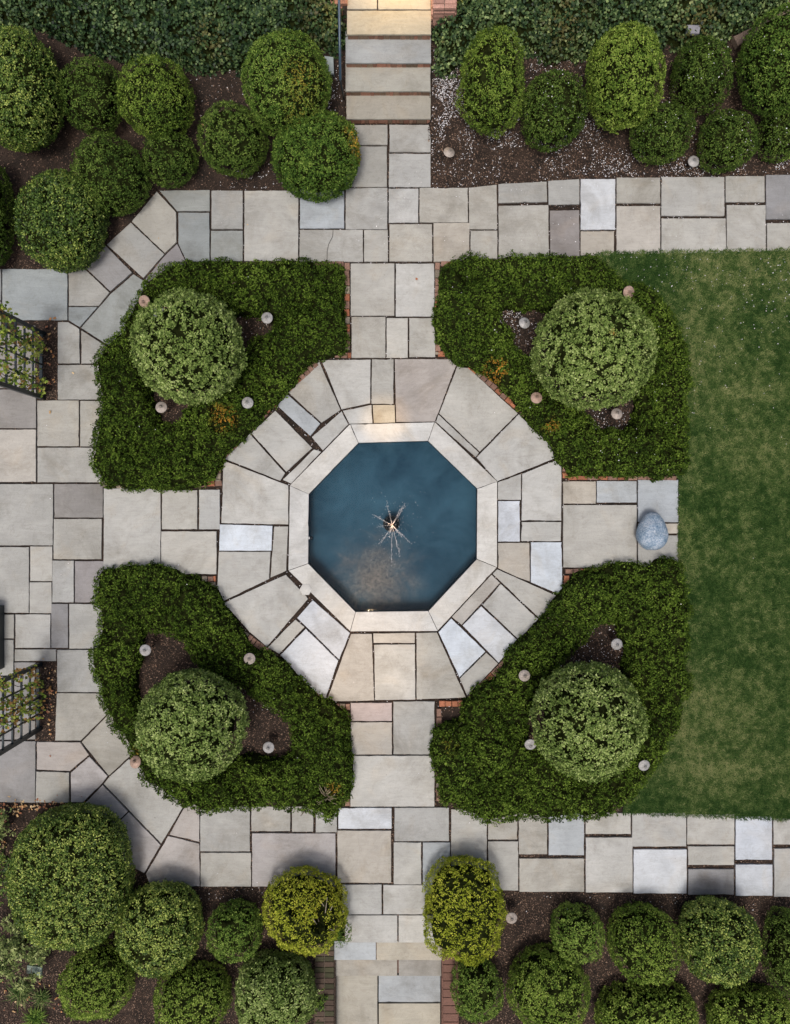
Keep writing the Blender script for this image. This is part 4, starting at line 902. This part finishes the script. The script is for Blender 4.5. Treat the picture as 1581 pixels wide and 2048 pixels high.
a = rng.uniform(0, 6.28, nb); u = np.stack([np.cos(a), np.sin(a), np.zeros(nb)], 1); s_ = np.stack([-u[:, 1], u[:, 0], 0*a], 1)*rng.uniform(.003, .006, nb)[:, None]
L = rng.uniform(.025, .065, nb)[:, None]; base_ = P3+[0, 0, .032]
V = np.stack([base_-s_, base_+s_, base_+u*L*.95+s_*.4+np.array([0, 0, 1])*L*.55, base_+u*L*.95-s_*.4+np.array([0, 0, 1])*L*.55], 1)
big = noise(P3+40, .8)*.28+noise(P3+3, 2.8)*.30+noise(P3, 13)*.42
tt = np.clip((big-.5)*1.95+.42+rng.normal(0, .26, nb), 0, 1)
tn = np.zeros((nb, 4, 3)); tn[:, :, 0] = tt[:, None]
tag(np_mesh('grass', V.reshape(-1, 3), np.arange(nb*4).reshape(-1, 4), [FM['grass']], None, tn.reshape(-1, 3)), 'mown lawn grass, green with straw coloured patches', 'grass', None, 'stuff')

# ------------------------------------------------------------------ mulch chips, petals
def flakes(P_, rng, L0, L1, asp, tilt, cols, name, m, label, cat):
    n_ = len(P_); a = rng.uniform(0, 6.28, n_); L = rng.uniform(L0, L1, n_)
    u = np.stack([np.cos(a), np.sin(a), rng.normal(0, tilt, n_)], 1)*L[:, None]*.5; s_ = np.stack([-np.sin(a), np.cos(a), rng.normal(0, tilt, n_)], 1)*(L*rng.uniform(*asp, n_))[:, None]*.5
    j = lambda: rng.uniform(.7, 1.2, (n_, 1))
    V = np.stack([P_-u*j()-s_*j(), P_+u*j()-s_*j(), P_+u*j()+s_*j(), P_-u*j()+s_*j()], 1)
    cols = np.array(cols); c = cols[rng.integers(0, len(cols), n_)]*rng.uniform(.7, 1.25, (n_, 1))
    return tag(np_mesh(name, V.reshape(-1, 3), np.arange(n_*4).reshape(-1, 4), [m], None, np.repeat(c, 4, 0)), label, cat, None, 'stuff')
rng = np.random.default_rng(3)
def in_beds(n_, lift, zones=None):
    x = rng.uniform(-8.6, 8.6, n_); y = rng.uniform(-11, 11, n_)
    z = terrain(x, y); P_ = np.stack([x, y, z+lift+rng.uniform(0, .012, n_)], 1)
    flat = (np.abs(y) < 6.4)
    P_[:, 2] = np.where(flat, np.minimum(P_[:, 2], .018), P_[:, 2]); P_ = P_[z > -.06-.5*(y < -8)]
    P_ = P_[~((P_[:, 0] > 5.7) & (np.abs(P_[:, 1]) < 5))]
    P_ = P_[~((P_[:, 0] < -1) & (P_[:, 1] > 5.5) & (rng.random(len(P_)) < .6))]  # fewer chips upper left: its shade is put into the dark ground
    inb = np.zeros(len(P_), bool)
    for h_ in HED: inb |= sdf(P_[:, 0], P_[:, 1], [W(*q)[:2] for q in h_[1]]) > -.03
    inb |= (P_[:, 0] > -7.2) & (P_[:, 0] < -6.74) & (np.abs(P_[:, 1]) > 2.2) & (np.abs(P_[:, 1]) < 4.7)
    return P_[inb | (np.abs(P_[:, 1]) > 6.2) | ((P_[:, 0] < -4.5) & (P_[:, 1] > 4.7)) | (rng.random(len(P_)) < .22)]
CH = in_beds(420000, .0); lit_ = (CH[:, 1] < -6.2) | ((CH[:, 0] > .7) & (CH[:, 1] > 6.2)) | ((CH[:, 0] < -6.6) & (np.abs(CH[:, 1]) < 5))  # lighter chips where lit, darker where shaded: light put into the colour
flakes(CH[~lit_], rng, .010, .036, (.2, .6), .22, [(.05, .033, .025), (.10, .065, .045), (.16, .10, .07), (.03, .02, .017), (.22, .15, .11)], 'mulch_chips', CHIP, 'bark mulch chips with shade in their colour, in the hedge beds and upper left bed', 'mulch')
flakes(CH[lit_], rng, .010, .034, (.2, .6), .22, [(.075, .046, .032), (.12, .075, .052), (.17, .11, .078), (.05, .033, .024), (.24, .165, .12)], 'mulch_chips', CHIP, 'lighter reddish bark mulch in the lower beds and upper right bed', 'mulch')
# fallen petals: thick on the upper right bed, sparse elsewhere
PP = []
def cloud(px, py, sx, sy, n_):
    x = rng.normal((px-790)*.01, sx*.01, n_); y = rng.normal((1024-py)*.01, sy*.01, n_)
    P_ = np.stack([x, y, terrain(x, y)], 1); g = noise(P_, 3.5)*.6+noise(P_, 9)*.4; return P_[g > .45]
for c_ in ((890, 190, 18, 45, 1500), (905, 240, 40, 60, 500), (1010, 250, 50, 25, 700), (1070, 130, 50, 25, 700), (1180, 250, 25, 22, 300), (1010, 290, 120, 45, 1500), (1180, 320, 130, 25, 900), (1350, 340, 130, 9, 700),
           (1400, 250, 90, 60, 260), (1540, 330, 40, 14, 250), (560, 365, 60, 14, 300), (460, 140, 40, 40, 160), (668, 180, 10, 40, 220), (1030, 640, 28, 30, 330), (1200, 850, 40, 18, 120), (1200, 1290, 40, 40, 170), (1250, 1810, 200, 15, 120), (480, 1790, 60, 12, 60)):
    PP.append(cloud(*c_))
PP = np.concatenate(PP); yy = PP[:, 1]; xx = PP[:, 0]
onwalk = ((yy < 6.62+.025*np.maximum(xx-1.5, 0)*.4) & (yy > 5.0)) | ((xx > -.98) & (xx < .73) & (yy > 5))
PP = PP[rng.random(len(PP)) < .7]; yy = PP[:, 1]; xx = PP[:, 0]
onwalk = ((yy < 6.62+.025*np.maximum(xx-1.5, 0)*.4) & (yy > 5.0)) | ((xx > -.98) & (xx < .73) & (yy > 5))
PP = PP[~(onwalk & (rng.random(len(PP)) < .985))]
PP[:, 2] += np.where((PP[:, 1] < 6.7) & (PP[:, 1] > -8), .045, .012)
# single petals on paving, lawn and in the joints
n_ = 260; x = rng.uniform(-.9, 8, n_); y = rng.uniform(5.1, 6.8, n_); S1 = np.stack([x, y, np.full(n_, .044)], 1); S1 = S1[rng.random(n_) < .45]
n_ = 260; x = rng.uniform(4.3, 8, n_); y = 5.1-np.abs(rng.normal(0, 1.6, n_)); S2 = np.stack([x, y, np.full(n_, .07)], 1); S2 = S2[(S2[:, 0] > 4.3+.55*np.maximum(5.1-S2[:, 1], 0)) | (S2[:, 0] > 5.9)]
n_ = 70; x = rng.uniform(-7, 6, n_); y = rng.uniform(-8, 7, n_); S3 = np.stack([x, y, np.full(n_, .048)], 1); S3 = S3[np.hypot(S3[:, 0], S3[:, 1]+.3) > 2.2]
n_ = 30000; x = rng.uniform(-3.6, 8, n_); y = rng.uniform(-4, 6.6, n_); S4 = np.stack([x, y, np.full(n_, .018)], 1); S4 = S4[(rng.random(n_) < np.where(y > 4.9, .5, .28))]; S4 = S4[np.hypot(S4[:, 0], S4[:, 1]+.3) > 2.15]
PS = np.array(PETAL_SPOTS)
flakes(np.concatenate([PP, S1, S2, S3, S4, PS]), rng, .010, .020, (.6, .9), .35, [(.62, .61, .63), (.72, .71, .72), (.52, .48, .48), (.68, .68, .72)], 'fallen_petals', PETAL, 'small pale blossom petals scattered over beds and paving', 'petals')
# dry leaves
L_ = []
for px, py, sx, sy, n_ in ((60, 1612, 60, 8, 90), (8, 1690, 12, 50, 50), (98, 1400, 7, 50, 34), (102, 720, 5, 60, 22), (60, 2000, 60, 30, 40), (330, 620, 200, 200, 10)):
    x = rng.normal((px-790)*.01, sx*.01, n_); y = rng.normal((1024-py)*.01, sy*.01, n_); L_.append(np.stack([x, y, terrain(x, y)+.035+.02*(np.abs(y) < 5)], 1))
flakes(np.concatenate(L_), rng, .025, .06, (.5, .8), .35, [(.40, .20, .08), (.45, .28, .13), (.30, .12, .06), (.5, .36, .2)], 'dry_leaves', PETAL, 'scattered brown and orange dry leaves on the soil', 'leaves')

# ------------------------------------------------------------------ path lamps
LM = [(899,303,.42,'a','path lamp alone on the petal-strewn bed right of the stairs',(.25,.3)),(1389,321,.30,'g','path lamp half hidden between two dark petal-dotted balls',(0,0)),
 (288,602,.62,'c','copper path lamp in the hedge above left of the upper left ball tree',(-.1,-.35)),(534,635,.55,'g','grey path lamp in the dark gap right of the upper left ball tree',(0,0)),
 (322,814,.55,'a','path lamp in the dark gap below the upper left ball tree',(.05,.1)),(495,805,.66,'g','path lamp in the upper left hedge near the patio bricks',(0,0)),
 (1259,583,.66,'c','path lamp in the hedge between the upper right ball tree and the lawn',(.1,-.3)),(1050,645,.45,'g','path lamp on the petal-strewn mulch left of the upper right ball tree',(.25,.1)),
 (1074,795,.66,'c','path lamp in the upper right hedge near the patio bricks',(0,.1)),(1235,827,.50,'a','path lamp in the dark gap below the upper right ball tree',(.05,.2)),
 (290,1301,.55,'g','path lamp at the edge of the open mulch in the lower left bed',(0,0)),(499,1318,.60,'a','path lamp in the lower left hedge beside the patio bricks',(0,0)),
 (537,1496,.45,'g','path lamp on dark mulch right of the lower left ball tree',(0,0)),(270,1525,.60,'c','tilted copper path lamp at the outer edge of the lower left hedge',(-.15,.4)),
 (1235,1289,.50,'g','path lamp on the mulch above the lower right ball tree',(0,-.1)),(1050,1352,.62,'a','path lamp in the lower right hedge near the patio',(0,0)),
 (1062,1490,.55,'g','path lamp tucked against the left of the lower right ball tree',(-.1,-.3)),(1290,1532,.62,'g','path lamp between the lower right hedge and the lawn',(.1,-.2)),
 (1024,1838,.42,'a','pale path lamp alone on the mulch right of the golden shrub',(0,0))]
LC = {'a': (.38, .33, .29), 'g': (.38, .37, .36), 'c': (.40, .28, .22)}
for (px, py, h, c, lab, tl) in LM:
    x, y, _ = W(px, py); tz = float(terrain(x, y)); x, y, _ = W(px, py, tz+h)
    root = empty('path_lamp', (x, y, tz), lab, 'path lamp', 'path lamps with conical hats'); col = LC[c]
    mb = MB(); mb.tube([(x-tl[0]*.25, y-tl[1]*.25, tz-.08), (x, y, tz+h-.02)], .012, 8, (.20, .14, .10)); mb.build('stem', LAMPM, root)
    mb = MB(); mb.lathe((x, y, tz+h-.09), [(.03, 0), (.03, .06), (.02, .07)], 14, (.75, .72, .62)); mb.build('lens', PLAIN, root)
    mb = MB(); mb.lathe((x, y, tz+h-.035), [(.10, 0), (.108, -.008), (.112, 0), (.104, .008), (.06, .030), (.034, .044), (.030, .052), (.028, .054)], 28, col, tl); hat = mb.build('hat', LAMPM, root)
    mb = MB(); mb.lathe((x+tl[0]*.045, y+tl[1]*.045, tz+h+.017), [(.026, 0), (.028, .012), (.016, .022), (.006, .026)], 14, tuple(v*.55 for v in col), tl); fi = mb.build('finial', LAMPM, root); fi.parent = hat; fi.location = (0, 0, 0)

# ------------------------------------------------------------------ handrail, boxes, cable, ornament
hr = empty('handrail', (*W(690, 206)[:2], 0.05), 'thin blue-black metal handrail along the left of the stone stairs', 'handrail')
bp = W(690, 206, .05); tp = (bp[0]-.03, bp[1], .90); z2 = 1.62
ep = (tp[0]+.02, 10.6, z2+.1)
mb = MB(); mb.tube([tp, (tp[0], tp[1]+.6, .98+.1), (ep[0], 9.6, z2), ep], [.024, .026, .026, .026], 10, (.030, .058, .09)); mb.build('rail', RAILM, hr)
mb = MB(); mb.tube([(bp[0], bp[1], 0), tp], .017, 8, (.012, .016, .02)); mb.build('post', RAILM, hr)
mb = MB(); mb.tube([(ep[0], 9.9, .3), (ep[0], 9.9, 1.6)], .017, 8, (.012, .016, .02)); mb.build('post', RAILM, hr)
def flood(px, py, z, sx, sy, rz, label, col, tilt=(0, 0)):
    x, y, _ = W(px, py, z); tz = float(terrain(x, y)); root = empty('floodlight', (x, y, tz), label, 'floodlight')
    mb = MB(); mb.box((x, y, z), (sx, sy, .06), rz, col, .008, tilt); mb.build('housing', PLAIN, root)
    mb = MB(); mb.box((x, y, z-.035), (sx*.8, sy*.8, .02), rz, (.1, .1, .1), 0, tilt); mb.build('lens', PLAIN, root)
    mb = MB(); mb.tube([(x, y-.02, tz-.08), (x, y, z-.03)], .014, 8, (.05, .05, .05)); mb.build('stake', BLACKM, root)
flood(659, 131, .5, .17, .30, .03, 'pale grey flat floodlight beside the handrail', (.30, .34, .33), (-.3, .15))
flood(1386, 60, .75, .26, .13, .0, 'small grey floodlight at the foot of the right ivy bank', (.22, .22, .25), (0, .5))
flood(70, 1940, .35, .29, .20, -.15, 'grey-green flat floodlight beneath the loose pale shrub', (.25, .31, .26), (0, .25))
mb = MB(); mb.tube([(*W(667, 461)[:2], .040), (*W(666, 475)[:2], .042), (*W(658, 490)[:2], .042), (*W(655, 505)[:2], .042), (*W(655, 522)[:2], .040)], .005, 5, (.03, .03, .03))
tag(mb.build('cable', BLACKM), 'thin dark cable lying across a slab of the upper walk', 'cable')
# egg shaped ornament
ex, ey, _ = W(1304, 1062, .28)
nu, nv = 96, 64; th = np.linspace(0, 2*math.pi, nu, endpoint=False); ph = np.linspace(.01, math.pi-.01, nv)
PH, TH = np.meshgrid(ph, th, indexing='ij'); ux, uy, uz = np.sin(PH)*np.cos(TH), np.sin(PH)*np.sin(TH), np.cos(PH)
taper = 1-.22*uy; Vx = ux*.295*taper; Vz = uz*.28*taper; Vy = uy*.375
Q = np.stack([Vx, Vy, Vz], -1).reshape(-1, 3); U = np.stack([ux, uy, uz], -1).reshape(-1, 3)
rdl = np.sin(np.arctan2(Q[:, 0]-.01, Q[:, 1]+.04)*17)*np.exp(-((Q[:, 0]-.02)**2+(Q[:, 1]+.08)**2)/.022)*(U[:, 2] > 0)
Q = Q+U*((noise(Q, 9)-.5)*.02+(noise(Q, 45)-.5)*.010+.010*rdl)[:, None]
Q = Q+[ex, ey, .30]
a, b = np.meshgrid(np.arange(nv-1), np.arange(nu), indexing='ij'); a = a.ravel(); b = b.ravel(); Fc = np.stack([a*nu+b, (a+1)*nu+b, (a+1)*nu+(b+1) % nu, a*nu+(b+1) % nu], 1)
m, n, l, p = mat('blue_mottled_stone'); tc = n.new('ShaderNodeNewGeometry')
n1 = n.new('ShaderNodeTexNoise'); n1.inputs['Scale'].default_value = 38; n1.inputs['Detail'].default_value = 6; n1.inputs['Roughness'].default_value = .8
n2 = n.new('ShaderNodeTexNoise'); n2.inputs['Scale'].default_value = 6; n2.inputs['Detail'].default_value = 3
for q in (n1, n2): l.new(tc.outputs['Position'], q.inputs['Vector'])
mm = n.new('ShaderNodeMix'); mm.data_type = 'FLOAT'; mm.inputs['Factor'].default_value = .25; l.new(n1.outputs[0], mm.inputs['A']); l.new(n2.outputs[0], mm.inputs['B'])
cr = n.new('ShaderNodeValToRGB'); e = cr.color_ramp.elements; e[0].position = .36; e[0].color = (.05, .12, .20, 1); e[1].position = .62; e[1].color = (.52, .56, .62, 1); e2 = e.new(.47); e2.color = (.19, .27, .36, 1)
l.new(mm.outputs[0], cr.inputs[0]); l.new(cr.outputs[0], p.inputs['Base Color']); p.inputs['Roughness'].default_value = .8
bu = n.new('ShaderNodeBump'); bu.inputs['Strength'].default_value = 1; bu.inputs['Distance'].default_value = .01; l.new(n1.outputs[0], bu.inputs['Height']); l.new(bu.outputs[0], p.inputs['Normal'])
tag(np_mesh('garden_ornament', Q, Fc, [m], smooth=True), 'blue-grey mottled egg-shaped ornament on the paving by the lawn', 'ornament')

# ------------------------------------------------------------------ trellises with vines, planter
BK = (.010, .017, .022)
def trellis(x, y0, y1, label, vlabel, nb_, seed, warm):
    rng = np.random.default_rng(seed); root = empty('trellis', (x, (y0+y1)/2, 0), label, 'trellis', 'black trellis panels at the left edge'); Ht = 2.3
    for yy in (y0, y1):
        mb = MB(); mb.box((x, yy, Ht/2), (.075, .075, Ht), 0, BK, .006); po = mb.build('post', BLACKM, root)
        mb = MB(); mb.box((x, yy, Ht+.012), (.11, .11, .03), 0, BK, .006); mb.build('post_cap', BLACKM, root).parent = po
    for z in np.arange(.12, 2.3, .355):
        mb = MB(); mb.box((x, (y0+y1)/2, z), (.032 if z > .2 else .06, abs(y1-y0)-.075, .032), 0, (.016, .03, .038)); mb.build('rail', BLACKM, root)
    for q in range(nb_):
        yy = y0+(y1-y0)*(q+1)/(nb_+1); mb = MB(); mb.box((x+.029, yy, Ht/2+.05), (.022, .03, Ht-.12), 0, BK); mb.build('bar', BLACKM, root)
    vr = empty('climbing_vine', (x, (y0+y1)/2, 0), vlabel, 'vine', 'vines on the trellises'); mb = MB(); T = []; N = []
    for q in range(9):
        yy = rng.uniform(min(y0, y1)+.1, max(y0, y1)-.1); pts = [(x+.08, yy, 0)]; z = 0
        while z < 2.0:
            z += .22; yy += rng.uniform(-.14, .14); yy = min(max(yy, min(y0, y1)-.05), max(y0, y1)+.05); pts.append((x+rng.uniform(-.06, .08), yy, z))
            for w_ in range(1 if rng.random() < .6 else 5): T.append((x+rng.normal(.03, .07), yy+rng.normal(0, .09), z+rng.normal(0, .08)))
        mb.tube(pts, .007, 5, (.18, .12, .08))
    T = np.array(T); N = norm(np.stack([rng.normal(.5, .3, len(T)), rng.normal(0, .3, len(T)), np.ones(len(T))], 1))
    V, F_, Tt = leaves(T, N, rng, .065, 4, .75, lift=.2, patch=(rng.random(len(T)) < warm)*1.0)
    np_mesh('foliage', V, F_, [FM['vine']], None, Tt, vr); mb.build('stem', BARK, vr)
trellis(W(88, 0)[0], W(0, 668)[1], W(0, 796)[1], 'upper black trellis panel over the soil bed at the left edge', 'mostly green vine on the upper trellis', 3, 21, .12)
trellis(W(82, 0)[0], W(0, 1328)[1], W(0, 1456)[1], 'lower black trellis panel over the soil bed at the left edge', 'orange and yellow leaved vine on the lower trellis', 3, 22, .42)
x1 = W(11, 0, 0)[0]; ya, yb = W(0, 1335, 0)[1], W(0, 1210, 0)[1]; x0 = x1-.6
pr = empty('planter_box', ((x0+x1)/2, (ya+yb)/2, .035), 'black box planter cut by the left picture edge between the trellises', 'planter')
mb = MB(); t_ = .045
mb.box(((x0+x1)/2, ya+t_/2, .30), (x1-x0, t_, .52), 0, BK, .005); mb.box(((x0+x1)/2, yb-t_/2, .30), (x1-x0, t_, .52), 0, BK, .005)
mb.box((x0+t_/2, (ya+yb)/2, .30), (t_, yb-ya-2*t_, .52), 0, BK, .005); mb.box((x1-t_/2, (ya+yb)/2, .30), (t_, yb-ya-2*t_, .52), 0, BK, .005); mb.build('box', BLACKM, pr)
mb = MB(); mb.box(((x0+x1)/2, (ya+yb)/2, .2), (x1-x0-2*t_-.002, yb-ya-2*t_-.002, .3), 0, (.01, .008, .007)); mb.build('soil', CHIP, pr)

# ------------------------------------------------------------------ the lit garden lamps
def lamp(kind, name, loc, power, col, **kw):
    L_ = bpy.data.lights.new(name, kind); L_.energy = power; L_.color = col
    for k_, v_ in kw.items(): setattr(L_, k_, v_)
    o = bpy.data.objects.new(name, L_); COL.objects.link(o); o.location = loc; return o
WARM = (1.0, .66, .26)
# lantern just above the top landing (outside the picture)
ln = empty('garden_lantern', (.05, 10.75, .69), 'lit brass lantern standing on the landing above the stairs', 'lantern')
mb = MB(); mb.box((.05, 10.75, .71), (.16, .16, .04), 0, (.2, .15, .08), .01); mb.tube([(.05, 10.75, .72), (.05, 10.75, .95)], .02, 8, (.2, .15, .08)); mb.box((.05, 10.75, 1.34), (.22, .22, .03), 0, (.2, .15, .08), .01); mb.build('frame', LAMPM, ln)
lamp('POINT', 'lantern_light', (.05, 10.5, 1.12), 80, WARM, shadow_soft_size=.06)
# narrow warm downlights on the pool rim and the south walk
lamp('SPOT', 'pool_rim_light', (-.20, 1.85, 4.2), 260, (1.0, .62, .24), spot_size=R(17), spot_blend=1.0, shadow_soft_size=.040)
lamp('SPOT', 'walk_light', (-.70, -2.9, 6.5), 420, (1.0, .66, .34), spot_size=R(30), spot_blend=1.0, shadow_soft_size=.1)
lamp('POINT', 'fountain_light', (fx, fy, .20), .8, (1.0, .66, .45), shadow_soft_size=.02)
print('faces', sum(len(o.data.polygons) for o in bpy.data.objects if o.type == 'MESH'))
